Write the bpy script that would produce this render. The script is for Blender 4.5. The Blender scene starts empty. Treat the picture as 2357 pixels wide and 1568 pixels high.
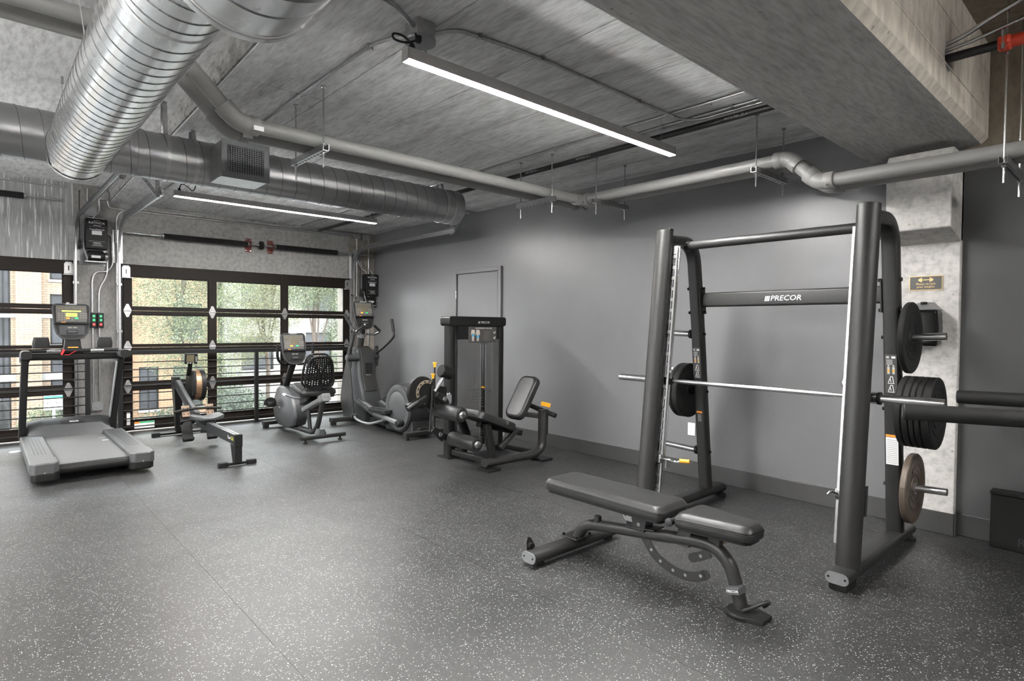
import bpy, bmesh, math, random
from mathutils import Vector, Matrix
from math import sin, cos, pi, radians, hypot, atan2, sqrt
V = Vector
SC = bpy.context.scene
COL = SC.collection
random.seed(7)

# ---------------------------------------------------------------- camera, sky, exposure
cam = bpy.data.cameras.new('camera')
cam.sensor_width = 36.0
cam.lens = 36.0 * 1361.58 / 2357.0
cam.clip_end = 300
camo = bpy.data.objects.new('camera', cam)
COL.objects.link(camo)
def _cam():
    yaw, pit, rol = radians(42.1307), radians(-1.34861), radians(0.51047)
    f = V((sin(yaw) * cos(pit), cos(yaw) * cos(pit), sin(pit)))
    r = V((cos(yaw), -sin(yaw), 0))
    u = r.cross(f)
    R = r * cos(rol) + u * sin(rol)
    U = -r * sin(rol) + u * cos(rol)
    m = Matrix((R, U, -f)).transposed().to_4x4()
    m.translation = V((0, 0, 1.42))
    camo.matrix_world = m
_cam()
SC.camera = camo
SC.view_settings.view_transform = 'Standard'
SC.view_settings.look = 'None'
SC.view_settings.gamma = 1.0
SC.view_settings.use_curve_mapping = False
SC.view_settings.exposure = 0.70
SKY = 8.5
LAMP = 380.0
w = bpy.data.worlds.new('sky'); SC.world = w; w.use_nodes = True
nt = w.node_tree; nt.nodes.clear()
bg = nt.nodes.new('ShaderNodeBackground'); wo = nt.nodes.new('ShaderNodeOutputWorld')
tc = nt.nodes.new('ShaderNodeTexCoord'); nz = nt.nodes.new('ShaderNodeTexNoise'); cr = nt.nodes.new('ShaderNodeValToRGB')
nz.inputs['Scale'].default_value = 3.0; nz.inputs['Detail'].default_value = 5
cr.color_ramp.elements[0].color = (0.80, 0.86, 0.95, 1); cr.color_ramp.elements[1].color = (1, 0.99, 0.97, 1)
nt.links.new(tc.outputs['Generated'], nz.inputs['Vector']); nt.links.new(nz.outputs['Fac'], cr.inputs['Fac'])
nt.links.new(cr.outputs['Color'], bg.inputs['Color']); bg.inputs['Strength'].default_value = SKY
nt.links.new(bg.outputs['Background'], wo.inputs['Surface'])
sun = bpy.data.lights.new('sun', 'SUN'); sun.energy = 1.0; sun.angle = radians(6); sun.color = (1.0, 0.95, 0.86)
suno = bpy.data.objects.new('sun', sun); COL.objects.link(suno)
suno.rotation_euler = (radians(52), 0, radians(-28))   # high sun behind the gym: lights the street facades

# ---------------------------------------------------------------- mesh builder
class MB:
    def __init__(s): s.v = []; s.f = []
    def add(s, vs, fs):
        b = len(s.v); s.v += [V(p) for p in vs]; s.f += [tuple(b + i for i in f) for f in fs]; return s
    def box(s, x0, x1, y0, y1, z0, z1):
        return s.add([(x0, y0, z0), (x1, y0, z0), (x1, y1, z0), (x0, y1, z0), (x0, y0, z1), (x1, y0, z1), (x1, y1, z1), (x0, y1, z1)],
                     [(0, 3, 2, 1), (4, 5, 6, 7), (0, 1, 5, 4), (1, 2, 6, 5), (2, 3, 7, 6), (3, 0, 4, 7)])
    def cbox(s, c, d, ax=None):
        """box of size d about c; ax = (X, Y, Z) axes"""
        c = V(c); X, Y, Z = ax or (V((1, 0, 0)), V((0, 1, 0)), V((0, 0, 1)))
        X, Y, Z = V(X).normalized() * d[0] / 2, V(Y).normalized() * d[1] / 2, V(Z).normalized() * d[2] / 2
        vs = [c + X * i + Y * j + Z * k for k in (-1, 1) for i, j in ((-1, -1), (1, -1), (1, 1), (-1, 1))]
        return s.add(vs, [(0, 3, 2, 1), (4, 5, 6, 7), (0, 1, 5, 4), (1, 2, 6, 5), (2, 3, 7, 6), (3, 0, 4, 7)])
    def loft(s, rings, cap0=True, cap1=True, closed=False):
        n = len(rings[0]); vs = [p for r in rings for p in r]; fs = []
        m = len(rings)
        for i in range(m if closed else m - 1):
            j = (i + 1) % m
            for k in range(n):
                l = (k + 1) % n
                fs.append((i * n + k, i * n + l, j * n + l, j * n + k))
        if not closed:
            if cap0: fs.append(tuple(reversed(range(n))))
            if cap1: fs.append(tuple((m - 1) * n + k for k in range(n)))
        return s.add(vs, fs)
    def sweep(s, path, prof, up=(0, 0, 1), closed=False, caps=True, scale=None):
        P = [V(p) for p in path]; m = len(P); T = []
        for i in range(m):
            a = P[(i - 1) % m] if (closed or i > 0) else P[i]
            b = P[(i + 1) % m] if (closed or i < m - 1) else P[i]
            d1 = (P[i] - a); d2 = (b - P[i])
            if d1.length < 1e-9: d1 = d2
            if d2.length < 1e-9: d2 = d1
            T.append((d1.normalized() + d2.normalized()).normalized())
        u = V(up); u = (u - T[0] * u.dot(T[0]))
        if u.length < 1e-4: u = T[0].orthogonal()
        u.normalize(); rings = []
        for i in range(m):
            u = (u - T[i] * u.dot(T[i])).normalized(); r = T[i].cross(u)
            k = scale[i] if scale else 1.0
            rings.append([P[i] + r * (a * k) + u * (b * k) for a, b in prof])
        return s.loft(rings, caps, caps, closed)
    def tube(s, path, r, n=12, up=(0, 0, 1), closed=False, caps=True, scale=None):
        ry = r
        if isinstance(r, tuple): r, ry = r
        return s.sweep(path, [(r * cos(2 * pi * k / n), ry * sin(2 * pi * k / n)) for k in range(n)], up, closed, caps, scale)
    def bar(s, a, b, w, h, up=(0, 0, 1), rr=0.0):
        return s.sweep([a, b], rrect(w, h, rr), up)
    def prism(s, poly, d, o=(0, 0, 0), X=(1, 0, 0), Y=(0, 1, 0)):
        """polygon in plane (o; X, Y) extruded by vector d"""
        o, X, Y, d = V(o), V(X), V(Y), V(d); n = len(poly)
        a = [o + X * p[0] + Y * p[1] for p in poly]
        if X.cross(Y).dot(d) < 0: a.reverse()
        return s.loft([a, [p + d for p in a]])
    def lathe(s, prof, o=(0, 0, 0), ax=(0, 0, 1), n=24, caps=True):
        """prof = [(radius, height)...] about axis ax through o"""
        ax = V(ax).normalized(); o = V(o); x = ax.orthogonal().normalized(); y = ax.cross(x)
        rings = [[o + ax * h + x * (max(r, 1e-5) * cos(2 * pi * k / n)) + y * (max(r, 1e-5) * sin(2 * pi * k / n)) for k in range(n)] for r, h in prof]
        return s.loft(rings, caps, caps)
    def cyl(s, a, b, r, n=16):
        a, b = V(a), V(b); return s.lathe([(r, 0), (r, (b - a).length)], a, b - a, n)
    def ring(s, c, ax, R, r, n=32, m=8):
        ax = V(ax).normalized(); x = ax.orthogonal().normalized(); y = ax.cross(x)
        return s.tube([V(c) + x * R * cos(2 * pi * k / n) + y * R * sin(2 * pi * k / n) for k in range(n)], r, m, up=ax, closed=True)
    def blob(s, c, d, n=10, m=6):
        c = V(c); vs = []; 
        rings = [[c + V((d[0] * sin(pi * (i + .01) / (m + .02)) * cos(2 * pi * k / n), d[1] * sin(pi * (i + .01) / (m + .02)) * sin(2 * pi * k / n), d[2] * cos(pi * (i + .01) / (m + .02)))) for k in range(n)] for i in range(m, -1, -1)]
        return s.loft(rings)

def rrect(w, h, r=0.0, n=4):
    if r <= 0: return [(-w / 2, -h / 2), (w / 2, -h / 2), (w / 2, h / 2), (-w / 2, h / 2)]
    out = []
    for cx, cy, a0 in ((w / 2 - r, -h / 2 + r, -pi / 2), (w / 2 - r, h / 2 - r, 0), (-w / 2 + r, h / 2 - r, pi / 2), (-w / 2 + r, -h / 2 + r, pi)):
        for k in range(n + 1): out.append((cx + r * cos(a0 + pi / 2 * k / n), cy + r * sin(a0 + pi / 2 * k / n)))
    return out
def fillet(pts, r, n=6):
    P = [V(p) for p in pts]; out = [P[0]]
    for i in range(1, len(P) - 1):
        a, b, c = P[i - 1], P[i], P[i + 1]; d1 = a - b; d2 = c - b
        k = min(r, d1.length * .49, d2.length * .49)
        p, q = b + d1.normalized() * k, b + d2.normalized() * k
        for j in range(n + 1):
            t = j / n; out.append(p * (1 - t) ** 2 + b * 2 * t * (1 - t) + q * t * t)
    out.append(P[-1]); return out
def spline(pts, n=6):
    P = [V(p) for p in pts]; out = []
    for i in range(len(P) - 1):
        a = P[max(i - 1, 0)]; b = P[i]; c = P[i + 1]; d = P[min(i + 2, len(P) - 1)]
        for j in range(n):
            t = j / n
            out.append(.5 * ((2 * b) + (c - a) * t + (2 * a - 5 * b + 4 * c - d) * t * t + (3 * b - a - 3 * c + d) * t ** 3))
    out.append(P[-1]); return out
def arc(c, R, a0, a1, n, X=(1, 0, 0), Y=(0, 0, 1)):
    c, X, Y = V(c), V(X), V(Y)
    return [c + X * R * cos(a0 + (a1 - a0) * k / n) + Y * R * sin(a0 + (a1 - a0) * k / n) for k in range(n + 1)]

def origin(o):
    p = V((0, 0, 0))
    while o: p += o.location; o = o.parent
    return p
def tag(o, label=None, cat=None, group=None, kind=None):
    if label: o['label'] = label
    if cat: o['category'] = cat
    if group: o['group'] = group
    if kind: o['kind'] = kind
    return o
def finish(me, m, ang=38, smooth=True):
    bm = bmesh.new(); bm.from_mesh(me)
    bmesh.ops.recalc_face_normals(bm, faces=bm.faces)
    for f in bm.faces: f.smooth = smooth
    lim = radians(ang)
    for e in bm.edges: e.smooth = len(e.link_faces) == 2 and e.calc_face_angle(0) < lim
    bm.to_mesh(me); bm.free()
    if m: me.materials.append(m)
def obj(name, mb, m, parent=None, bev=0.0, at=None, seg=2, smooth=True, ang=38):
    """one mesh object from world-space geometry; top-level ones get their origin at `at`"""
    p = origin(parent) if parent else V(at or (0, 0, 0))
    me = bpy.data.meshes.new(name)
    me.from_pydata([tuple(v - p) for v in mb.v], [], mb.f)
    finish(me, m, ang, smooth)
    o = bpy.data.objects.new(name, me); COL.objects.link(o)
    if parent: o.parent = parent
    else: o.location = p
    if bev:
        b = o.modifiers.new('bevel', 'BEVEL'); b.width = bev; b.segments = seg; b.limit_method = 'ANGLE'; b.angle_limit = radians(35); b.harden_normals = False
    return o
def thing(name, label, cat, loc, group=None):
    o = bpy.data.objects.new(name, None); COL.objects.link(o); o.location = loc; o.empty_display_size = .1
    return tag(o, label, cat, group)
def struct(name, mb, m, parent=None, bev=0.0, at=None, label=None):
    o = obj(name, mb, m, parent, bev, at); o['kind'] = 'structure'
    if label: o['label'] = label
    return o
def text(name, body, size, loc, X, Y, m, parent, ext=0.0006, align='CENTER', shear=0.0, at=None, sx=1.0):
    cu = bpy.data.curves.new(name, 'FONT'); cu.body = body; cu.size = size; cu.align_x = align; cu.align_y = 'CENTER'; cu.extrude = ext; cu.shear = shear; cu.resolution_u = 2
    t = bpy.data.objects.new('tmp', cu); COL.objects.link(t)
    bpy.context.view_layer.update()
    me = bpy.data.meshes.new_from_object(t.evaluated_get(bpy.context.evaluated_depsgraph_get()))
    bpy.data.objects.remove(t); bpy.data.curves.remove(cu)
    X, Y = V(X).normalized(), V(Y).normalized(); Z = X.cross(Y); loc = V(loc)
    p = origin(parent) if parent else V(at or loc)
    for v in me.vertices:
        c = v.co; v.co = loc + X * c.x * sx + Y * c.y + Z * c.z - p
    me.materials.clear(); me.materials.append(m)
    o = bpy.data.objects.new(name, me); COL.objects.link(o)
    if parent: o.parent = parent
    else: o.location = p
    return o
def kids(o): return [c for c in COL.objects if c.parent == o]
def dup(root, loc, label=None, group=None, rot=None):
    r = root.copy(); COL.objects.link(r); r.location = loc
    if rot: r.rotation_euler = rot
    if label: r['label'] = label
    if group: r['group'] = group
    for ch in list(root.children):
        c = ch.copy(); COL.objects.link(c); c.parent = r
        for g in ch.children:
            d = g.copy(); COL.objects.link(d); d.parent = c
    return r

# ---------------------------------------------------------------- materials
def nodes(name):
    m = bpy.data.materials.new(name); m.use_nodes = True; t = m.node_tree
    b = t.nodes['Principled BSDF']; return m, t, b
def noise(t, scale, detail=4, stretch=None, rough=.55, co='Object'):
    c = t.nodes.new('ShaderNodeTexCoord'); n = t.nodes.new('ShaderNodeTexNoise')
    n.inputs['Scale'].default_value = scale; n.inputs['Detail'].default_value = detail; n.inputs['Roughness'].default_value = rough
    if stretch:
        mp = t.nodes.new('ShaderNodeMapping'); mp.inputs['Scale'].default_value = stretch
        t.links.new(c.outputs[co], mp.inputs['Vector']); t.links.new(mp.outputs['Vector'], n.inputs['Vector'])
    else: t.links.new(c.outputs[co], n.inputs['Vector'])
    return n
def ramp(t, src, stops):
    r = t.nodes.new('ShaderNodeValToRGB'); e = r.color_ramp.elements
    while len(e) > 1: e.remove(e[-1])
    e[0].position = stops[0][0]; e[0].color = (*stops[0][1], 1)
    for p, c in stops[1:]: q = e.new(p); q.color = (*c, 1)
    t.links.new(src, r.inputs['Fac']); return r
def mix(t, a, b, fac, mode='MIX'):
    n = t.nodes.new('ShaderNodeMix'); n.data_type = 'RGBA'; n.blend_type = mode
    for sock, val in ((n.inputs[0], fac), (n.inputs[6], a), (n.inputs[7], b)):
        if hasattr(val, 'links'): t.links.new(val, sock)
        elif isinstance(val, (int, float)): sock.default_value = val
        else: sock.default_value = (*val, 1)
    return n.outputs[2]
def bump(t, b, h, strength, dist=.01):
    n = t.nodes.new('ShaderNodeBump'); n.inputs['Strength'].default_value = strength; n.inputs['Distance'].default_value = dist
    t.links.new(h, n.inputs['Height']); t.links.new(n.outputs['Normal'], b.inputs['Normal'])
def mat(name, col, rough=.5, metal=0.0, var=.12, scale=14, bmp=0.0, bscale=300, spec=.5, coat=0.0, stretch=None):
    m, t, b = nodes(name)
    n = noise(t, scale, 4, stretch)
    lo = tuple(c * (1 - var) for c in col); hi = tuple(min(1, c * (1 + var)) for c in col)
    r = ramp(t, n.outputs['Fac'], [(.3, lo), (.7, hi)])
    t.links.new(r.outputs['Color'], b.inputs['Base Color'])
    b.inputs['Roughness'].default_value = rough; b.inputs['Metallic'].default_value = metal
    b.inputs['Specular IOR Level'].default_value = spec; b.inputs['Coat Weight'].default_value = coat
    if bmp: bump(t, b, noise(t, bscale, 2).outputs['Fac'], bmp, .004)
    return m
def g(v, warm=0.0): return (v * (1 + warm), v, v * (1 - warm * 1.3))
def emit(name, col, s):
    m, t, b = nodes(name)
    b.inputs['Base Color'].default_value = (*col, 1); b.inputs['Emission Color'].default_value = (*col, 1); b.inputs['Emission Strength'].default_value = s
    n = noise(t, 6); mm = t.nodes.new('ShaderNodeMapRange'); mm.inputs[3].default_value = s * .97; mm.inputs[4].default_value = s * 1.03
    t.links.new(n.outputs['Fac'], mm.inputs[0]); t.links.new(mm.outputs[0], b.inputs['Emission Strength'])
    return m
def concrete(name, base, stretch=(1, 1, 1), stain=.45, warm=0.0, scale=1.6, pit=.5, drip=None):
    m, t, b = nodes(name)
    n1 = noise(t, scale, 6, stretch, .62); n2 = noise(t, scale * 9, 5, tuple(s * 1.0 for s in stretch), .6)
    c1 = ramp(t, n1.outputs['Fac'], [(.28, g(base * (1 - stain), warm)), (.5, g(base, warm)), (.72, g(min(1, base * (1 + stain * .45)), warm))])
    c2 = ramp(t, n2.outputs['Fac'], [(.28, g(.66)), (.55, g(1.0)), (.8, g(1.14))])
    out = mix(t, c1.outputs['Color'], c2.outputs['Color'], 1.0, 'MULTIPLY')
    vo = t.nodes.new('ShaderNodeTexVoronoi'); vo.inputs['Scale'].default_value = 9.0
    c = t.nodes.new('ShaderNodeTexCoord'); t.links.new(c.outputs['Object'], vo.inputs['Vector'])
    pr = ramp(t, vo.outputs['Distance'], [(0.0, g(.35)), (.05 * pit * 2, g(.5)), (.075 * pit * 2, g(1.0))])
    out = mix(t, out, pr.outputs['Color'], .75, 'MULTIPLY')
    if drip:
        n3 = noise(t, 9, 2, drip, .5); d = ramp(t, n3.outputs['Fac'], [(.56, g(0)), (.64, g(1)), (.70, g(0))])
        out = mix(t, out, g(min(1, base * 2.2)), d.outputs['Color'])
    t.links.new(out, b.inputs['Base Color']); b.inputs['Roughness'].default_value = .8; b.inputs['Specular IOR Level'].default_value = .25
    bump(t, b, n2.outputs['Fac'], .25, .01)
    return m

BLACK = mat('black_powder_coat', g(.009), .46, 0, .1, 60, .08, 700, .22)
DARK = mat('charcoal_frame_paint', g(.022, .01), .42, .15, .08, 30, .06, 900, .35)
GREY = mat('dark_grey_plastic', (.028, .029, .031), .45, 0, .08, 30, spec=.35)
GREYM = mat('mid_grey_plastic', (.060, .062, .065), .42, 0, .06, 30)
SILV = mat('silver_grey_paint', (.22, .225, .23), .35, .4, .05, 30)
STEEL = mat('bright_steel', g(.52), .26, 1.0, .06, 40)
CHROME = mat('chrome', g(.75), .10, 1.0, .03, 40)
ZINC = mat('galvanised_zinc', g(.46), .34, 1.0, .14, 26)
RUBBER = mat('black_rubber', g(.010), .62, 0, .15, 50, .15, 500, .25)
VINYL = mat('dark_vinyl_upholstery', g(.014), .40, 0, .1, 12, .10, 420, .4)
VINYLG = mat('grey_vinyl_upholstery', g(.12), .45, 0, .06, 12, .10, 420)
YELL = mat('yellow_grip', (.80, .38, .02), .42, 0, .05, 20)
ORNG = mat('orange_print', (.85, .30, .03), .5, 0, .05, 20)
REDM = mat('red_paint', (.55, .05, .02), .45, 0, .15, 20)
RED = mat('red_button', (.75, .03, .03), .4, 0, .05, 20)
GREEN = mat('green_button', (.02, .42, .16), .4, 0, .05, 20)
WHITE = mat('white_print', g(.80), .55, 0, .03, 20)
PRINT = mat('grey_print', g(.45), .55, 0, .03, 20)
PVC = mat('grey_pvc', g(.215, .02), .42, 0, .05, 6)
PVCD = mat('dark_pvc', g(.20, .02), .5, 0, .05, 6)
BRASS = mat('brass_plate', (.62, .42, .18), .35, .6, .08, 40)
BROWN = mat('bronze_door_frame', (.010, .0072, .0058), .55, 0, .15, 8, spec=.15)
RUST = mat('oxide_red_steel', (.14, .035, .03), .6, .1, .2, 20)
CREAM = mat('cream_sleeve', (.55, .42, .26), .4, .2, .05, 30)
COPPER = mat('copper_mesh', (.30, .19, .115), .45, .7, .2, 90)
TAN = mat('tan_plastic', (.17, .11, .07), .45, 0, .1, 40)
DISP = mat('console_face', g(.055, .03), .35, 0, .1, 20)
LCD = emit('lcd_screen', (.45, .62, .08), .55)
LCDOFF = mat('lcd_off', (.085, .072, .042), .3, 0, .05, 20)
BLUE = mat('blue_print', (.03, .33, .62), .5, 0, .03, 20)
SKIN = mat('beige_print', (.55, .48, .40), .5, 0, .03, 20)
LIME = mat('lime_print', (.62, .60, .05), .5, 0, .03, 20)
KEYP = mat('console_key_print', (.15, .135, .115), .5, 0, .03, 20)
# ---------------------------------------------------------------- structure materials
def floor_mat():
    m, t, b = nodes('flecked_rubber')
    n1 = noise(t, 2.2, 5); n2 = noise(t, 260, 3)
    c1 = ramp(t, n1.outputs['Fac'], [(.3, g(.010)), (.7, g(.0155))])
    c2 = ramp(t, n2.outputs['Fac'], [(.3, g(.72)), (.7, g(1.25))])
    out = mix(t, c1.outputs['Color'], c2.outputs['Color'], 1.0, 'MULTIPLY')
    c = t.nodes.new('ShaderNodeTexCoord')
    for sc, th, sel in ((120, .36, .82), (240, .38, .80)):
        wob = t.nodes.new('ShaderNodeVectorMath'); wob.operation = 'ADD'
        nn = noise(t, sc * 1.3, 2); dv = t.nodes.new('ShaderNodeVectorMath'); dv.operation = 'SCALE'; dv.inputs['Scale'].default_value = 6.0 / (sc * 8)
        t.links.new(nn.outputs['Color'], dv.inputs[0]); t.links.new(c.outputs['Object'], wob.inputs[0]); t.links.new(dv.outputs[0], wob.inputs[1])
        vo = t.nodes.new('ShaderNodeTexVoronoi'); vo.inputs['Scale'].default_value = sc; t.links.new(wob.outputs[0], vo.inputs['Vector'])
        sep = t.nodes.new('ShaderNodeSeparateColor'); t.links.new(vo.outputs['Color'], sep.inputs[0])
        a = t.nodes.new('ShaderNodeMath'); a.operation = 'GREATER_THAN'; a.inputs[1].default_value = sel; t.links.new(sep.outputs[0], a.inputs[0])
        d = t.nodes.new('ShaderNodeMath'); d.operation = 'LESS_THAN'; d.inputs[1].default_value = th; t.links.new(vo.outputs['Distance'], d.inputs[0])
        f = t.nodes.new('ShaderNodeMath'); f.operation = 'MULTIPLY'; t.links.new(a.outputs[0], f.inputs[0]); t.links.new(d.outputs[0], f.inputs[1])
        out = mix(t, out, g(.27 if sc < 200 else .11), f.outputs[0])
    t.links.new(out, b.inputs['Base Color']); b.inputs['Specular IOR Level'].default_value = .5; b.inputs['IOR'].default_value = 1.66
    r = ramp(t, n1.outputs['Fac'], [(.3, g(.40)), (.7, g(.50))]); t.links.new(r.outputs['Color'], b.inputs['Roughness'])
    bump(t, b, n2.outputs['Fac'], .18, .004)
    return m
FLOOR = floor_mat()
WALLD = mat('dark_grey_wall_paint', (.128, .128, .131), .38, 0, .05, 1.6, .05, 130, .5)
BASEB = mat('dark_baseboard', g(.042), .34, 0, .06, 6)
CEIL = concrete('board_marked_concrete', .62, (3.2, .55, 1), .42, .0, 1.5, .45)
CEILB = concrete('beam_concrete', .50, (.55, 3.6, 1), .26, .02, 1.5, .5)
CEILL = concrete('pale_concrete', .86, (2.5, .6, 1), .16, 0, 1.2, .3)
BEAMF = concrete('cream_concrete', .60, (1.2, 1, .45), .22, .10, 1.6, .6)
COLC = concrete('pale_column_concrete', .50, (1, 1, 1.2), .14, .03, 2.2, .7)
PILC = concrete('dark_pillar_concrete', .20, (1.6, 1, .8), .45, .03, 2.5, .4)
PILR = concrete('board_marked_pilaster', .22, (.5, 1, 7), .35, .10, 2.5, .3)
LINT = concrete('grey_lintel_concrete', .28, (1, 1, 1), .22, .02, 2.2, .5)
LINTS = concrete('streaked_lintel_concrete', .27, (4, 1, .25), .25, 0, 1.8, .2, (5, 1, .22))
UPW = concrete('brown_raw_concrete', .20, (1, 1, .6), .4, .18, 2, .4)
ROOMW = mat('plain_room_wall', g(.75), .7, 0, .05, 3)

XA, YB = 5.05, 9.12
# floor: slab and rubber rolls laid side by side
fl = struct('floor', MB().box(-6, XA + .2, -6, YB + .3, -.30, -.010), BLACK, at=(0, 0, -.01), label='dark flecked rubber gym floor laid in long rolls')
b = [-6, -4.986, -3.748, -2.511, -.274 - 1.237 + .237, -.274, .963, 2.200, 3.437, 4.674, XA + .002]
b = [-6] + [.963 + 1.237 * k for k in range(-4, 4)] + [XA + .002]
for i in range(len(b) - 1):
    obj('rubber_roll', MB().box(b[i] + .0008, b[i + 1] - .0008, -6, YB, -.010, 0), FLOOR, fl)
# right wall, baseboard, column
wr = struct('wall_right', MB().box(XA, XA + .2, .96, YB + .3, 0, 3.4), WALLD, at=(XA, 3, 0), label='long dark grey painted wall')
obj('wall_return', MB().box(XA, XA + .2, -6, .96, 0, 2.66), mat('darker_grey_wall', (.070, .070, .072), .42, 0, .05, 1.6, .05, 130, .4), wr)  # wall beyond the column is given a darker grey
obj('raw_concrete_band', MB().box(XA - .02, XA + .2, -6, .60, 2.662, 3.4), UPW, wr)
obj('raw_concrete_jamb', MB().box(XA + .01, XA + .2, .60, .96, 2.662, 3.4), UPW, wr)
struct('baseboard_right', MB().box(XA - .014, XA, 1.34, 5.7, 0, .153).box(XA - .014, XA, 6.9, YB, 0, .153), BASEB, bev=.003, at=(XA, 3, 0))
struct('baseboard_front_right', MB().box(XA - .014, XA, -6, .953, 0, .153), BASEB, bev=.003, at=(XA, 0, 0))
pc = struct('pillar_right', MB().box(4.99, XA, .955, 1.334, 0, 2.62), COLC, bev=.006, at=(4.99, 1.15, 0), label='pale concrete column standing out of the dark wall')
cap = [(4.99, 2.03), (4.72, 2.10), (4.70, 2.56), (4.745, 2.625), (XA, 2.625), (XA, 2.03)]
obj('column_capital', MB().prism(cap, (0, .379, 0), (0, .955, 0), (1, 0, 0), (0, 0, 1)), COLC, pc, .008)
struct('baseboard_column', MB().box(4.976, 4.99, .945, 1.34, 0, .153).box(4.976, XA, .941, .955, 0, .153), BASEB, bev=.003, at=(4.98, 1.1, 0))
# access door in the right wall (painted over)
d3 = struct('door_3', MB().box(XA - .014, XA, 5.86, 6.72, .0, 2.14), WALLD, at=(XA, 6.3, 0), bev=.003, label='flush service door painted the grey of the wall')
fr = MB(); fr.box(XA - .032, XA, 6.735, 6.797, 0, 2.205).box(XA - .032, XA, 5.776, 5.838, 0, 2.205).box(XA - .032, XA, 5.838, 6.735, 2.15, 2.205)
obj('door_frame', fr, WALLD, d3, .004)
for z in (1.86, 1.05, .25): obj('hinge', MB().cyl((XA - .036, 6.728, z - .05), (XA - .036, 6.728, z + .05), .008, 8), STEEL, d3)
# back wall: pillar, pilaster, lintels
wb = struct('wall_back', MB().box(.90, 1.38, YB, YB + .4, 0, 3.2), PILC, at=(1.1, YB, 0), label='concrete back wall with two garage door openings')
obj('pilaster', MB().box(4.58, XA, YB, YB + .4, 0, 3.2), PILR, wb)
obj('lintel', MB().box(1.38, 4.58, YB, YB + .3, 2.10, 3.2), LINT, wb)
obj('lintel', MB().box(-2.30, .90, YB, YB + .3, 2.10, 3.2), LINTS, wb)
obj('pillar_face', MB().box(-2.76, -2.30, YB, YB + .4, 0, 3.2), PILC, wb)
obj('lintel', MB().box(-6.2, -2.76, YB, YB + .3, 2.10, 3.2), LINT, wb)
obj('door_sill', MB().box(-6, -2.76, YB - .10, YB + .4, -.15, .0015), SILV, wb)
obj('door_sill', MB().box(1.38, 4.58, YB - .10, YB + .4, -.15, .0015), SILV, wb)
obj('door_sill', MB().box(-2.30, .90, YB - .10, YB + .4, -.15, .0015), SILV, wb)
# ceilings
ce = struct('ceiling', MB().prism([(1.13, 1.52), (XA + .1, 1.52), (XA + .1, YB + .2), (1.285, YB + .2)], (0, 0, .22), (0, 0, 2.978)), CEIL, at=(3, 5, 2.978), label='board marked grey concrete slab')
xs = [None, 1.78, 2.40, 3.02, 3.64, 4.26, 4.88, XA + .02]
def skew(y): return 1.165 - .0 + (y - 3.4) * .020
pan = []
for i in range(7):
    for (ya, yb) in ((1.50, 3.94), (3.94, 6.38), (6.38, YB)):
        xa0, xa1 = (skew(ya) + .004, skew(yb) + .004) if i == 0 else (xs[i], xs[i])
        e = .0035 if i else 0
        pan.append([(xa0 + e, ya + .002), (xs[i + 1] - .0035, ya + .002), (xs[i + 1] - .0035, yb - .002), (xa1 + e, yb - .002)])
for p in pan: obj('form_panel', MB().prism(p, (0, 0, .0079), (0, 0, 2.970)), CEIL, ce)
obj('slab_edge', MB().prism([(skew(1.5) - .012, 1.5), (1.5, 1.5), (1.5, YB), (skew(YB) - .012, YB)], (0, 0, .24), (0, 0, 2.979)), concrete('rough_slab_edge', .25, (1, 1.6, 3), .75, 0.02, 7, .95), ce)
struct('ceiling_left', MB().box(-6, 1.5, .9, YB + .2, 3.15, 3.4), CEILL, at=(0, 5, 3.15), label='smooth pale concrete ceiling bay')
struct('ceiling_front', MB().box(-6, XA + .2, -6, .9, 3.32, 3.6), UPW, at=(0, -2, 3.32), label='raw concrete ceiling of the high front bay')
# deep beam across the room, with a sleeve hole for the sprinkler main
bp = [(1.534, 2.68), (.868, 2.68), (.833, 2.718), (.833, 3.45), (1.534, 3.45)]
bmb = MB().prism(bp, (3.92, 0, 0), (1.13, 0, 0), (0, 1, 0), (0, 0, 1))
beam = obj('ceiling_beam', bmb, CEILB, at=(0, 1.2, 2.68))
cut = obj('cutter', MB().cyl((3.945, .6, 2.905), (3.945, 1.25, 2.905), .075, 28), None)
mo = beam.modifiers.new('hole', 'BOOLEAN'); mo.object = cut; mo.operation = 'DIFFERENCE'; mo.solver = 'EXACT'
bpy.context.view_layer.update()
me = bpy.data.meshes.new_from_object(beam.evaluated_get(bpy.context.evaluated_depsgraph_get()))
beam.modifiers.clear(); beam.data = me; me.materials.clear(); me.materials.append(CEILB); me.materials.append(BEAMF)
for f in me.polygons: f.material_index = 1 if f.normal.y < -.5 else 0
bpy.data.objects.remove(cut)
tag(beam, 'deep concrete beam crossing the ceiling above the rack', kind='structure')
for z in (2.86, 3.12): obj('form_ridge', MB().box(1.13, XA, .830, .834, z, z + .006), BEAMF, beam)
# the rest of the room, behind the camera
struct('wall_left', MB().box(-6.2, -6, -6, YB + .3, -.3, .7).box(-6.2, -6, -6, YB + .3, 2.85, 3.6).box(-6.2, -6, -6, 5.5, .7, 2.85).box(-6.2, -6, 7.5, YB + .3, .7, 2.85), ROOMW, at=(-6, 0, 0))
wl = struct('added_window_1', MB().box(-6.15, -6.05, 5.5, 7.5, .7, .78).box(-6.15, -6.05, 5.5, 7.5, 2.77, 2.85), BLACK, at=(-6.1, 6.5, .7), label='window opening added in the unseen left wall for its light')  # unseen opening, added and sized for the daylight it lets in
for k in range(2): obj('mullion', MB().box(-6.15, -6.05, 5.5 + k * 1.92, 5.58 + k * 1.92, .78, 2.77), BLACK, wl)
struct('wall_front', MB().box(-6, XA + .2, -6.2, -6, -.3, 3.6), ROOMW, at=(0, -6, 0))

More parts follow.
